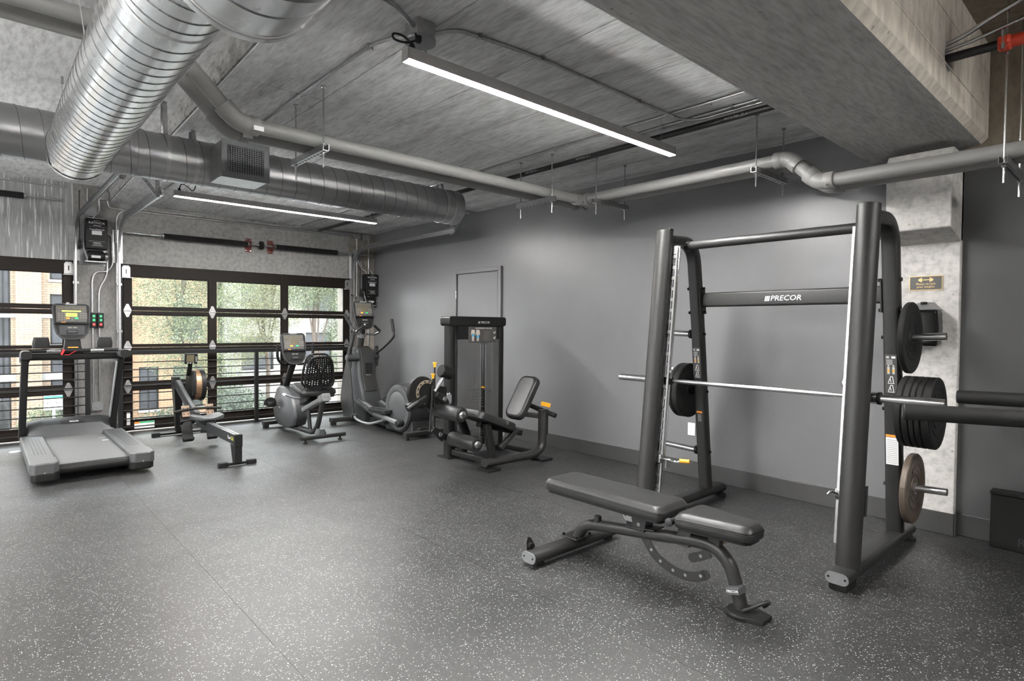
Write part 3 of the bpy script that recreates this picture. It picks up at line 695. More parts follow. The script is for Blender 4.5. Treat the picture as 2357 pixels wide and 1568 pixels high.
obj('power_cord', MB().tube(spline([(1.54, 6.77, 2.79), (1.56, 6.77, 2.84), (1.61, 6.77, 2.83), (1.66, 6.77, 2.79), (1.69, 6.77, 2.84), (1.69, 6.77, 2.96)], 6), .005, 8), RUBBER, L2)
obj('ceiling_canopy', MB().lathe([(.06, 2.945), (.065, 2.97)], (1.64, 6.77, 0), (0, 0, 1), 24), SILV, L2)
obj('cord_grip', MB().lathe([(.014, 0), (.014, .02), (.008, .03)], (1.54, 6.77, 2.77), (0, 0, 1), 12), BLACK, L2)
# unseen light bars over the rest of the room, some added for brightness
more = [(-3.2, -.9, 6.77, 2.71, 1, 'light bar over the left bay by the far left garage door'), (-3.6, -1.3, 3.6, 2.71, 1, 'light bar over the left part of the room'),
        (-5.7, -3.4, 4.5, 2.71, 1, 'unseen light bar added at the far left to brighten the ceiling'), (-1.7, .6, 1.15, 2.71, 1, 'unseen light bar placed left of the camera to lighten the floor'), (1.9, 4.2, -1.7, 3.0, 0, 'unseen light bar added high in the front bay to light the beam face')]  # bars on this line are added to lighten ceiling, floor and beam face
for a_, b_, y, z, up, lb in more: linear_light('linear_light', lb, a_, b_, y, z, 3.15 if y > .9 else 3.32, up)

# ---------------------------------------------------------------- junction box, conduits, sprinkler main
t = thing('junction_box', 'round grey junction box feeding the long light bar', 'electrical box', (1.70, 2.60, 2.97))
obj('box_body', MB().box(1.645, 1.755, 2.545, 2.655, 2.885, 2.97), ZINC, t, .004)
obj('round_cover', MB().lathe([(.078, 2.868), (.080, 2.872), (.080, 2.886)], (1.70, 2.60, 0), (0, 0, 1), 36), SILV, t)
obj('cable_gland', MB().lathe([(.010, 2.835), (.017, 2.845), (.017, 2.868)], (1.652, 2.545, 0), (0, 0, 1), 10), BLACK, t)
def conduit(label, pts, r=.0105, m=None, clips=(), grp='ceiling conduits'):
    P = fillet(pts, .16, 8); t = thing('conduit', label, 'conduit', P[0], grp)
    obj('conduit_tube', MB().tube(P, r, 10), m or ZINC, t)
    for c, d in clips:
        c, d = V(c), V(d).normalized(); u = V((0, 0, 1)); s = d.cross(u)
        k = obj('pipe_clip', MB().cbox(c + u * (r * .2), (.020, r * 2.8, r * 2.5), (d, s, u)), ZINC, t); obj('clip_screw', MB().cyl(c + s * (r * 2.0) - u * .012, c + s * (r * 2.0) + u * .02, .004, 6), STEEL, k)
    return t
zc = 2.957
conduit('conduit running from the junction box towards the windows', [(1.66, 2.655, 2.91), (1.635, 2.80, 2.94), (1.617, 2.95, zc), (1.612, 9.0, zc)], clips=[((1.617, 2.98, zc), (0, 1, 0)), ((1.616, 3.95, zc), (0, 1, 0)), ((1.616, 5.2, zc), (0, 1, 0))])
conduit('conduit running from the junction box over the light bar to the sprinkler pipe', [(1.755, 2.585, 2.93), (1.86, 2.50, zc), (2.37, 2.440, zc), (3.55, 2.445, zc), (3.92, 2.40, 2.94), (3.955, 2.0, 2.955), (3.95, 1.52, 2.955)], clips=[((1.99, 2.48, zc), (1, 0, 0)), ((2.42, 2.44, zc), (1, 0, 0)), ((3.35, 2.445, zc), (1, 0, 0))])
conduit('conduit leaving the junction box towards the big duct', [(1.645, 2.575, 2.93), (1.52, 2.53, zc), (1.45, 2.505, zc), (.95, 2.42, zc)], .0125)
conduit('left of two parallel conduits beside the sprinkler pipe', [(3.705, 1.52, zc), (3.735, 9.0, zc)], clips=[((3.713, 2.12, zc), (0, 1, 0)), ((3.73, 3.60, zc), (0, 1, 0)), ((3.73, 5.6, zc), (0, 1, 0))])
conduit('right of two parallel conduits beside the sprinkler pipe', [(3.89, 1.52, zc), (3.90, 2.9, zc), (3.90, 2.96, zc)], clips=[((3.89, 2.05, zc), (0, 1, 0)), ((3.90, 2.62, zc), (0, 1, 0))])
SPR = mat('black_sprinkler_pipe', g(.022), .38, .3, .1, 20)
t = thing('sprinkler_pipe', 'black sprinkler pipe under the ceiling passing through the beam', 'pipe', (4.0, 4, 2.914))
obj('pipe_length', MB().cyl((3.945, .52, 2.905), (4.03, 9.0, 2.914), .0235, 18), SPR, t)
for y in (1.66, 4.9, 7.3): obj('pipe_hanger', MB().sweep([(3.957 + (y - 1.6) * .0098, y, 2.97)] + [(3.957 + (y - 1.6) * .0098 + .027 * sin(a), y, 2.907 - .027 * -cos(a)) for a in [radians(k) for k in range(20, 341, 20)]], rrect(.024, .003), (0, 1, 0)), ZINC, t)
for k, y in enumerate((2.05, 2.80, 3.45, 4.1)): text('pipe_lettering', '1 1/2" FIRE-FLOW', .022, (3.952 + y * .0018 - .0212, y, 2.902), (0, 1, 0), (.55, 0, -.83), PRINT, t, .0004)
text('pipe_lettering', '1 1/2" FIRE-FLOW', .022, (3.93, .70, 2.897), (0, 1, 0), (.55, 0, -.83), YELL, t, .0004)
rd = MB().lathe([(.030, 0), (.040, .006), (.040, .05), (.030, .056)], (3.945, .62, 2.905), (0, -1, 0), 18).box(3.885, 4.005, .57, .615, 2.885, 2.925)
rc = obj('red_coupling', rd, REDM, t, .006)
for x in (3.893, 3.997): obj('bolt', MB().cyl((x, .592, 2.86), (x, .592, 2.955), .009, 8), STEEL, rc)
obj('red_elbow', MB().tube(fillet([(3.945, .565, 2.905), (3.945, .45, 2.905), (3.945, .42, 3.06)], .08, 8), .031, 16), REDM, t)
obj('red_coupling', MB().lathe([(.030, 0), (.043, .006), (.043, .05), (.030, .056)], (3.945, .42, 3.05), (0, 0, 1), 18), REDM, t)
obj('riser', MB().cyl((3.945, .42, 3.08), (3.945, .42, 3.32), .0235, 16), SPR, t)
conduit('upper conduit sweeping out of the beam sleeve', [(3.91, 1.0, 2.965), (3.905, .80, 2.965), (3.86, .62, 3.03), (3.78, .10, 3.18), (3.7, -.6, 3.30)], .0125, STEEL)
conduit('lower conduit sweeping out of the beam sleeve', [(3.93, 1.0, 2.940), (3.925, .80, 2.940), (3.90, .55, 2.98), (3.86, .0, 3.10), (3.8, -.6, 3.25)], .009, STEEL)
SALM = mat('salmon_pipe_cover', (.50, .22, .16), .6, 0, .08, 6)
t = thing('salmon_riser', 'salmon pink capped pipe at the upper right corner', 'pipe', (4.55, .42, 2.7))
obj('pipe_length', MB().cyl((4.55, .40, 2.78), (4.55, .40, 3.05), .036, 18), SALM, t)
obj('pipe_collar', MB().cyl((4.55, .40, 3.03), (4.55, .40, 3.08), .043, 18), WHITE, t)
obj('pipe_length', MB().cyl((4.55, .40, 3.08), (4.55, .40, 3.32), .030, 18), SALM, t)
t = thing('ceiling_strut', 'short perforated angle fixed to the pale ceiling above the duct', 'bracket', (.62, 5.0, 3.15))
sb_ = obj('angle_iron', MB().box(.52, .84, 5.35, 5.39, 3.146, 3.15).box(.52, .84, 5.35, 5.353, 3.08, 3.15), SILV, t)
for i in range(6): obj('punched_hole', MB().cyl((.55 + i * .05, 5.3495, 3.105), (.55 + i * .05, 5.351, 3.105), .012, 10), WHITE, sb_)
# ---------------------------------------------------------------- overhead door tracks, springs, operators
def perforated(mb, holes, a, b, ax, w=.032, th=.003, wing=None):
    """angle iron from a to b: face normal ax; returns hole centres"""
    a, b, ax = V(a), V(b), V(ax).normalized(); d = (b - a).normalized(); s = d.cross(ax).normalized(); L = (b - a).length
    mb.cbox((a + b) / 2, (L, w, th), (d, s, ax)); mb.cbox((a + b) / 2 + s * (w / 2) + ax * (w / 2), (L, th, w), (d, s, ax))
    k = int(L / .040)
    for i in range(k): c = a + d * (.02 + i * .040); holes.append((c - ax * (th / 2 + .0004), ax))
def door_track(label, x, sgn, ztop, yend, group='garage door tracks'):
    t = thing('door_track', label, 'door track', (x, 9.0, 0), group)
    P = fillet([(x, 8.99, .02), (x, 8.99, ztop), (x, yend, ztop)], .42, 10)
    prof = [(-.026, -.012), (.020, -.012), (.026, -.004), (.026, .012), (.022, .012), (.022, -.002), (.016, -.008), (-.022, -.008), (-.022, .012), (-.026, .012)]
    obj('track_channel', MB().sweep(P, prof, (-sgn, 0, 0)), ZINC, t)
    # flat jamb angle beside the vertical track
    obj('jamb_angle', MB().box(x - .055, x + .055, 9.104, 9.110, 2.195, 2.62).box(x - .012, x - .008, 9.06, 9.104, 2.195, 2.62).box(x - .02, x + .02, 9.104, 9.110, 0, 2.195), ZINC, t)
    obj('header_angle', MB().box(min(x, x + sgn * .03), max(x, x + sgn * .03), yend, 8.55, ztop + .004, ztop + .008).box(x + sgn * .018 - .002, x + sgn * .018 + .002, yend, 8.6, ztop - .02, ztop + .055), ZINC, t)
    for z in (.7, 1.3, 1.9): obj('track_bracket', MB().box(x - .03, x + .03, 8.985, 9.03, z, z + .03), STEEL, t)
    # perforated hanger frame at the end
    for nm, a, b in (('hanger_angle', (x + sgn * .03, yend + .06, ztop - .04), (x + sgn * .03, yend + .06, 2.965)),
                     ('hanger_angle', (x + sgn * .05 - sgn * .05, yend + .055, 2.958), (x + sgn * .40, yend + .055, 2.958)),
                     ('hanger_angle', (x + sgn * .03, yend + .058, ztop - .03), (x + sgn * .24, yend + .058, 2.95))):
        mb = MB(); hs = []; perforated(mb, hs, a, b, (0, 1, 0)); o = obj(nm, mb, ZINC, t)
        hm = MB()
        for c, ax in hs: hm.cyl(c - ax * .0006, c + ax * .0002, .006, 6)
        tag(obj('punched_holes', hm, WHITE, o), kind='stuff')
    return t
door_track('curved steel track at the right side of the right garage door', 4.615, 1, 2.66, 6.25)
door_track('curved steel track at the left side of the right garage door', 1.355, -1, 2.70, 6.60)
door_track('curved steel track at the right side of the left garage door', .905, 1, 2.70, 6.0)
def torsion_shaft(label, x0, x1, springs, z, brk, drums):
    y = 9.00
    t = thing('torsion_shaft', label, 'door spring', ((x0 + x1) / 2, y, z), 'torsion shafts over the garage doors')
    obj('shaft', MB().cyl((x0, y, z), (x1, y, z), .0125, 12), STEEL, t)
    for a, b in springs:
        n = int((b - a) / .0135)
        s = obj('coil_spring', MB().lathe([(.034, 0), (.034, b - a)], (a, y, z), (1, 0, 0), 18), BLACK, t)
        o = obj('spring_coils', MB().tube([(a + (b - a) * i / (n * 8), y + .035 * cos(2 * pi * i / 8), z + .035 * sin(2 * pi * i / 8)) for i in range(n * 8 + 1)], .0055, 5), BLACK, s); o['kind'] = 'stuff'
        for x in (a, b): obj('winding_cone', MB().cyl((x - .02, y, z), (x + .02, y, z), .030, 12), STEEL, t)
    for x in brk:
        k = obj('bearing_plate', MB().box(x - .045, x + .045, YB - .006, YB, z - .10, z + .10).box(x - .003, x + .003, y - .03, YB, z - .05, z + .05), RUST, t)
        for dx in (-.03, .03):
            for dz in (-.08, .08): obj('bolt', MB().cyl((x + dx, YB - .014, z + dz), (x + dx, YB - .005, z + dz), .009, 8), STEEL, k)
    for x in drums: obj('cable_drum', MB().lathe([(.03, -.035), (.085, -.030), (.085, -.02), (.07, -.015), (.07, .015), (.09, .02), (.09, .03), (.03, .035)], (x, y, z), (1, 0, 0), 24), SILV, t)
    return t
t1 = torsion_shaft('black torsion spring shaft above the right garage door', 1.40, 4.95, [(1.86, 2.93), (3.34, 4.32)], 2.585, (2.98, 3.30), (4.66,))
obj('shaft_coupling', MB().lathe([(.02, -.025), (.062, -.02), (.062, .02), (.02, .025)], (3.13, 9.0, 2.585), (1, 0, 0), 20), BLACK, t1)
torsion_shaft('black torsion spring shaft above the left garage door', -2.2, .80, [(-1.5, -.45), (-.15, .42)], 2.90, (-.3,), ())
# conduits along the top of the back wall
conduit('upper conduit along the top of the window wall', [(1.33, 9.07, 2.45), (1.345, 9.07, 2.86), (1.60, 9.06, 2.915), (4.75, 9.06, 2.915)], .011, None, [((2.35, 9.06, 2.915), (1, 0, 0)), ((3.6, 9.06, 2.915), (1, 0, 0))], 'window wall conduits')
conduit('lower conduit along the top of the window wall', [(1.25, 9.075, 2.97), (1.265, 9.075, 2.885), (1.65, 9.075, 2.885), (4.62, 9.075, 2.885)], .011, None, [((2.30, 9.075, 2.885), (1, 0, 0))], 'window wall conduits')
conduit('conduit above the left garage door under the pale ceiling', [(-5, 9.08, 3.08), (.83, 9.08, 3.08)], .011, None, [((.3, 9.08, 3.08), (1, 0, 0))], 'window wall conduits')
def elec_box(label, x0, x1, z0, z1, m, y=YB, d=.06):
    t = thing('junction_box', label, 'electrical box', ((x0 + x1) / 2, y, z0))
    obj('box_body', MB().box(x0, x1, y - d, y, z0, z1), m, t, .004); obj('cover_plate', MB().box(x0 - .004, x1 + .004, y - d - .004, y - d, z0 - .004, z1 + .004), m, t, .001)
    for dx in (x0 + .008, x1 - .008):
        for dz in (z0 + .008, z1 - .008): obj('screw', MB().cyl((dx, y - d - .007, dz), (dx, y - d - .003, dz), .005, 6), STEEL, t)
elec_box('grey junction box under the slab at the top of the pillar', 1.135, 1.255, 2.98, 3.085, ZINC)
elec_box('pale blank junction box above the pillar door operator', 1.02, 1.13, 2.76, 2.865, SILV)
elec_box('white junction box low on the pillar', 1.073, 1.183, .31, .415, SILV, d=.04)
elec_box('first small steel box at the top of the right pilaster', 4.64, 4.76, 2.86, 2.93, ZINC)
elec_box('second small steel box at the top of the right pilaster', 4.80, 4.93, 2.85, 2.94, ZINC)
def operator(label, x, z, w_=.215, h=.33):
    y = YB
    t = thing('door_operator', label, 'door motor', (x, y, z), 'garage door operators')
    obj('back_plate', MB().box(x - w_ / 2 - .05, x + w_ / 2, y - .012, y, z - .20, z + h - .05), SILV, t)
    cv = obj('cover', MB().box(x - w_ / 2, x + w_ / 2, y - .17, y - .014, z, z + h), BLACK, t, .006)
    yf = y - .1705
    text('lettering', 'RAYNOR', .036, (x, yf, z + h - .055), (1, 0, 0), (0, 0, 1), WHITE, cv, .0005, sx=1.15)
    obj('logo_stroke', MB().tube(arc((x, yf - .001, z + h - .10), .075, radians(62), radians(118), 10), .0015, 5), WHITE, cv)
    obj('print_line', MB().box(x - .035, x + .045, yf - .0005, yf, z + h - .088, z + h - .083), WHITE, cv)
    obj('print_line', MB().box(x - w_ / 2 + .03, x + w_ / 2 - .03, yf - .0005, yf, z + h - .103, z + h - .101), PRINT, cv)
    text('lettering', 'ControlHoist 2.0', .022, (x, yf, z + h - .135), (1, 0, 0), (0, 0, 1), WHITE, cv, .0005)
    obj('rating_label', MB().box(x - .052, x + .052, yf - .0006, yf, z + h - .20, z + h - .150), PRINT, cv)
    obj('print_line', MB().box(x - w_ / 2 + .03, x + w_ / 2 - .03, yf - .0005, yf, z + .088, z + .090), PRINT, cv)
    text('lettering', '-WARNING-', .016, (x, yf, z + .068), (1, 0, 0), (0, 0, 1), WHITE, cv, .0005)
    for k in range(3): obj('print_line', MB().box(x - .055 + .01 * k, x + .06 - .006 * k, yf - .0005, yf, z + .032 + .010 * k, z + .034 + .010 * k), PRINT, cv)
    mt = obj('motor', MB().lathe([(.02, -.10), (.055, -.095), (.062, -.08), (.062, .07), (.05, .085), (.02, .09)], (x, y - .09, z - .085), (1, 0, 0), 22), BLACK, t)
    obj('motor_cap', MB().lathe([(.045, 0), (.047, .03), (.03, .04)], (x + .09, y - .09, z - .085), (1, 0, 0), 18), STEEL, mt)
    obj('motor_label', MB().box(x - .055, x + .04, y - .153, y - .148, z - .115, z - .085), PRINT, mt)
    obj('base_shelf', MB().box(x - .12, x + .10, y - .15, y, z - .165, z - .155), ZINC, t)
    ch = obj('chain_wheel', MB().lathe([(.02, -.01), (.060, -.008), (.065, 0), (.060, .008), (.02, .01)], (x - w_ / 2 - .055, y - .10, z + .05), (1, 0, 0), 22), BLACK, t)
    obj('drive_shaft', MB().cyl((x - w_ / 2 - .10, y - .10, z + .05), (x - w_ / 2, y - .10, z + .05), .014, 10), STEEL, t)
    obj('whip_conduit', MB().tube(spline([(x - w_ / 2 - .02, y - .12, z + .07), (x - w_ / 2 - .015, y - .14, z - .02), (x - w_ / 2 + .015, y - .14, z - .12), (x - w_ / 2 + .01, y - .12, z - .15)], 6), .010, 8), SILV, t)
    obj('chain', MB().tube([(x - w_ / 2 - .05, y - .04, z + .05), (x - w_ / 2 - .05, y - .04, z + h + .35)], .006, 6), BLACK, t)
    return t
operator('door operator on the pillar between the two garage doors', 1.117, 2.345, .225, .37)
operator('door operator in the dark corner right of the garage doors', 4.925, 1.915, .215, .36)
cz = lambda lb, pts, r=.010, m=None: conduit(lb, pts, r, m, (), 'conduits on the window wall pillars')
cz('thin conduit dropping from the ceiling to the blank pillar box', [(1.04, 9.09, 3.10), (1.04, 9.09, 2.865)], .008)
cz('looping conduit from the slab box into the pillar operator', [(1.16, 9.09, 2.98), (1.165, 9.09, 2.86), (1.15, 9.08, 2.80), (1.10, 9.05, 2.76), (1.095, 9.05, 2.71)])
cz('short conduit under the blank pillar box', [(1.04, 9.09, 2.76), (1.06, 9.09, 2.74), (1.15, 9.06, 2.73), (1.20, 9.05, 2.735), (1.222, 9.05, 2.70)], .009)
cz('straight conduit beside the pillar operator bending to the buttons', [(1.22, 9.06, 2.56), (1.29, 9.09, 2.55), (1.30, 9.09, 2.16), (1.25, 9.09, 2.08), (1.11, 9.09, 2.06), (1.083, 9.09, 1.97), (1.083, 9.09, 1.56)])
cz('bent conduit from the pillar motor down to the buttons', [(1.243, 9.09, 2.24), (1.243, 9.09, 2.02), (1.155, 9.09, 1.86), (1.15, 9.09, 1.56)])
cz('left straight conduit between the buttons and the low box', [(1.088, 9.09, 1.36), (1.092, 9.09, .415)], .009)
cz('right straight conduit between the buttons and the low box', [(1.155, 9.09, 1.36), (1.155, 9.09, .415)], .009)
cz('left looping conduit into the corner operator', [(4.70, 9.09, 2.86), (4.73, 9.09, 2.50), (4.80, 9.07, 2.35), (4.86, 9.05, 2.33), (4.865, 9.03, 2.27)], .009)
cz('right looping conduit into the corner operator', [(4.83, 9.09, 2.85), (4.76, 9.09, 2.55), (4.80, 9.07, 2.38), (4.95, 9.05, 2.35), (4.985, 9.03, 2.27)], .009)
cz('tall conduit at the edge of the right pilaster', [(4.93, 9.09, 2.85), (4.93, 9.09, .02)], .011)
cz('tall thin conduit behind the curve of the right track', [(4.72, 9.09, 2.86), (4.71, 9.09, 1.9)], .009)
def station(label, x):
    t = thing('button_station', label, 'push button', (x, YB - .02, 1.36), 'door push button stations')
    bd = obj('station_box', MB().box(x - .032, x + .032, YB - .065, YB - .0, 1.36, 1.545), BLACK, t, .006)
    for z, m in ((1.505, GREEN), (1.455, GREEN), (1.400, RED)):
        obj('button', MB().box(x - .014, x + .014, YB - .074, YB - .064, z - .017, z + .017), m, t, .003)
        obj('button_legend', MB().box(x - .008, x + .008, YB - .0745, YB - .0738, z - .002, z + .002), WHITE, t)
station('left of the two push button stations on the pillar', 1.092)
station('right of the two push button stations on the pillar', 1.165)
# ---------------------------------------------------------------- railings
def railing(label, x0, x1, posts):
    y = 8.90
    t = thing('railing', label, 'railing', ((x0 + x1) / 2, y, 0), 'black railings inside the garage doors')
    obj('top_rail', MB().box(x0, x1, y - .028, y + .028, 1.015, 1.068), BLACK, t, .003)
    for x in posts:
        p = obj('post', MB().box(x - .025, x + .025, y - .025, y + .025, .006, 1.015), BLACK, t, .002)
        obj('base_plate', MB().box(x - .05, x + .05, y - .05, y + .05, 0, .006), BLACK, p)
    for z in (.918, .822, .724, .620, .513, .406, .300, .194, .088): obj('rail_bar', MB().cyl((x0, y, z), (x1, y, z), .0068, 8), BLACK, t)
railing('black rod railing in front of the right garage door', 1.32, 4.57, (1.345, 3.02, 4.545))
railing('black rod railing in front of the left garage door', -2.25, 1.03, (-2.2, -.6, 1.005))
# ---------------------------------------------------------------- smith machine
LATCH = mat('latch_plate_steel', g(.42), .36, 1.0, .08, 40)
SL, SR = 2.53, 1.165
t = thing('smith_machine', 'tall black smith machine rack with round front uprights', 'gym machine', (4.0, 1.85, 0))
def fpx(z): return 3.60 + .22 * (z - .09) / 2.05
def rpx(z): return 4.47 - .121 * (z - .08)
REARD = V((-.121, 0, 1)).normalized(); REARN = V((-1, 0, -.121)).normalized()
for y, inn in ((SL, -1), (SR, 1)):
    bs = obj('base_beam', MB().sweep([(3.44, y, .072), (4.70, y, .072)], rrect(.122, .066, .032, 6), (0, 0, 1)), DARK, t, 0)
    ec = obj('end_cap', MB().sweep([(3.436, y, .072), (3.4405, y, .072)], rrect(.120, .064, .031, 6), (0, 0, 1)), SILV, bs)
    for dy in (-.042, .042): obj('cap_screw', MB().cyl((3.4345, y + dy, .074), (3.437, y + dy, .074), .006, 10), BLACK, bs)
    obj('rubber_foot', MB().box(3.455, 3.60, y - .047, y + .047, 0, .045), RUBBER, bs, .004)
    obj('rubber_foot', MB().lathe([(.05, 0), (.05, .016), (.042, .02), (.02, .045)], (4.67, y - .02, 0), (0, 0, 1), 24), RUBBER, bs)
    up = obj('front_upright', MB().cyl((fpx(.085), y, .085), (fpx(2.14), y, 2.14), .0625, 40), DARK, t)
    obj('top_bracket', MB().cbox((fpx(2.145) + .02, y + inn * .03, 2.145), (.05, .035, .03)), BLACK, up, .004)
    P = fillet([(rpx(.09), y, .09), (rpx(1.60), y, 1.60), (rpx(1.60) - .075, y, 2.10), (3.84, y, 2.075)], .30, 14)
    rp = obj('rear_upright', MB().sweep(P, rrect(.080, .095, .022, 4), (0, 1, 0)), DARK, t)
    # latch guide: black guide bar, chrome rods and the slotted plate
    A = lambda z, dx=0.0, dy=0.0: V((fpx(z) + dx, y + inn * dy, z))
    obj('guide_bar', MB().bar(A(.20, .085, .010), A(2.02, .085, .010), .030, .034, (0, 1, 0)), BLACK, t)
    for dx in (.075, .105): obj('guide_rod', MB().cyl(A(.10, dx, .066), A(2.03, dx, .066), .0105, 12), CHROME, t)
    d = (A(2) - A(.2)).normalized(); n_ = V((-d.z, 0, d.x))
    pl = MB(); z0, z1 = .19, 2.03
    a, b_ = A(z0, .045, .050), A(z1, .045, .050); c, e_ = A(z0, .045, .0875), A(z1, .045, .0875)
    pl.bar(a, b_, .006, .008, (0, 1, 0)); pl.bar(c, e_, .006, .012, (0, 1, 0)); pl.bar(A(z0, .049, .0945), A(z1, .049, .0945), .006, .002, (0, 1, 0))
    k = 23
    for i in range(k + 1):
        z = z0 + (z1 - z0) * i / k; h = .023 if 0 < i < k else .06
        z = min(max(z, z0 + h / 2), z1 - h / 2); pl.cbox(A(z, .045, .068), (.030, h, .006), ((0, 1, 0), d, n_))
    obj('latch_plate', pl, LATCH, t)
    for z in (.55, .95, 1.40, 1.85): obj('guide_clip', MB().cbox(A(z, .045, .045), (.03, .02, .10), (n_, (0, 1, 0), d)), BLACK, t, .003)
    # safety stop with yellow grip
    z = .47
    ss = obj('safety_stop', MB().cbox(A(z, .035, .075), (.035, .045, .065), (n_, (0, 1, 0), d)), CHROME, t, .006)
    if inn < 0:
        obj('stop_arm', MB().tube(spline([A(z, .035, .09), A(z + .005, .03, .15), A(z - .005, .05, .20), A(z + .005, .06, .235)]), .010, 10), CHROME, ss)
        obj('yellow_grip', MB().cyl(A(z + .005, .06, .23), A(z + .008, .08, .295), .0145, 14), YELL, ss)
        obj('pointer_plate', MB().cbox(A(z - .03, .05, .14), (.05, .005, .06), (n_, (0, 1, 0), d)), SILV, ss)
    else:
        obj('stop_arm', MB().tube(spline([A(z, .03, .08), A(z + .02, -.02, .10), A(z + .005, -.035, .115)]), .009, 10), CHROME, ss)
        obj('stop_tube', MB().bar(A(.35, .14, -.02), A(.52, .14, -.02), .03, .03, (0, 1, 0)), GREY, ss)
    # storage horns, bolts, labels
    out = -inn
    for z in (1.372, .908, .410):
        x = rpx(z); y0 = y + out * .047; L = .34 if inn < 0 else .235
        hn = obj('storage_horn', MB().cyl((x, y0, z), (x, y0 + out * L, z + .012), .0235, 20), STEEL, t)
        obj('horn_collar', MB().lathe([(.030, 0), (.036, .006), (.036, .026), (.030, .03)], (x, y0, z), (0, out, 0), 20), BLACK, hn)
        obj('bolt_head', MB().cyl((x - .0, y + inn * .047, z), (x, y + inn * .062, z), .012, 6), BLACK, hn)
    for z, w_ in ((1.735, .012), (1.545, .012)):
        obj('bolt_head', MB().cyl((rpx(z), y + inn * .05, z), (rpx(z), y + inn * .075, z), w_, 6), BLACK, rp)
        obj('bolt_head', MB().cyl((rpx(z) - .02, y + out * .05, z), (rpx(z) - .02, y + out * .062, z), w_, 8), BLACK, rp)
    obj('beam_flange', MB().bar((rpx(1.535), y + inn * .051, 1.535), (rpx(1.74), y + inn * .051, 1.74), .085, .010, (0, 1, 0), .004), DARK, t, .002)
    for x, z in ((4.12, 2.082), (4.235, 2.03)): obj('bolt_head', MB().cyl((x, y, z), (x + .012, y, z + .035), .010, 6), BLACK, rp)
    def decal(name, z0, z1, w_, m, off=.0407, dy=0.0, lift=.0006):
        c = V((rpx((z0 + z1) / 2), y + dy, (z0 + z1) / 2)) + REARN * (off + lift); return obj(name, MB().cbox(c, (w_, z1 - z0, .0006), ((0, 1, 0), REARD, REARN)), m, rp)
    decal('instruction_label', 1.02, 1.27, .066, DISP)
    decal('instruction_print', 1.245, 1.258, .016, PRINT, dy=-.018 if 0 else .018, lift=.0012)
    decal('instruction_print', 1.245, 1.258, .022, WHITE, dy=-.014, lift=.0012)
    for k in range(5): decal('instruction_print', 1.205 + .007 * k, 1.208 + .007 * k, .034, PRINT, dy=.008, lift=.0012)
    for dy in (.014, -.014):
        decal('muscle_figure', 1.145, 1.19, .014, PRINT, dy=dy, lift=.0012); decal('muscle_figure', 1.158, 1.174, .011, YELL, dy=dy, lift=.0018); decal('muscle_figure', 1.192, 1.203, .009, PRINT, dy=dy, lift=.0012)
    for z in (1.085, 1.03):
        for q in (((-.018, 0), (.018, 0)), ((.016, .004), (.002, .044)), ((-.014, .004), (-.008, .044)), ((-.010, .044), (.004, .044)), ((0, .008), (.006, .03))):
            c0 = V((rpx(z), y, z)) + REARN * .0425; p0 = c0 + V((0, q[0][0], 0)) + REARD * q[0][1]; p1 = c0 + V((0, q[1][0], 0)) + REARD * q[1][1]
            obj('exercise_drawing', MB().bar(p0, p1, .0035, .0006, REARN), WHITE, rp)
    if inn > 0:
        decal('warning_label', .555, .735, .070, WHITE); decal('warning_header', .737, .752, .070, ORNG)
        for k in range(13): decal('warning_print', .565 + k * .0125, .5695 + k * .0125, .060, PRINT, lift=.0012)
    else:
        decal('warning_header', .735, .752, .050, ORNG)
        for k in range(5): decal('warning_print', .67 + k * .012, .674 + k * .012, .032, PRINT, dy=0)
obj('crossbeam', MB().sweep([(4.30, SR + .05, 1.645), (4.30, SL - .05, 1.645)], rrect(.112, .070, .016, 4), (1, 0, 0)), DARK, t)
text('logo', 'PRECOR', .052, (4.2645, 1.822, 1.640), (0, -1, 0), (0, 0, 1), WHITE, t, .0006, shear=.18, sx=1.12)
for k in range(3): obj('logo_stroke', MB().prism([(0, -.018), (.008, -.018), (.015, .018), (.007, .018)], (-.0006, 0, 0), (4.2645, 1.972 - k * .0125, 1.640), (0, -1, 0), (0, 0, 1)), WHITE, t)
obj('chin_up_bar', MB().cyl((4.06, SR + .03, 2.052), (4.06, SL - .03, 2.052), .033, 28), DARK, t)
for y in (SL - .06, SR + .06): obj('bar_bracket', MB().cyl((4.06, y - .02, 2.052), (4.06, y + .02, 2.052), .037, 20), BLACK, t)
obj('bar_strut', MB().bar((fpx(2.05), SL - .03, 2.06), (4.04, SL - .055, 2.055), .03, .02), DARK, t)

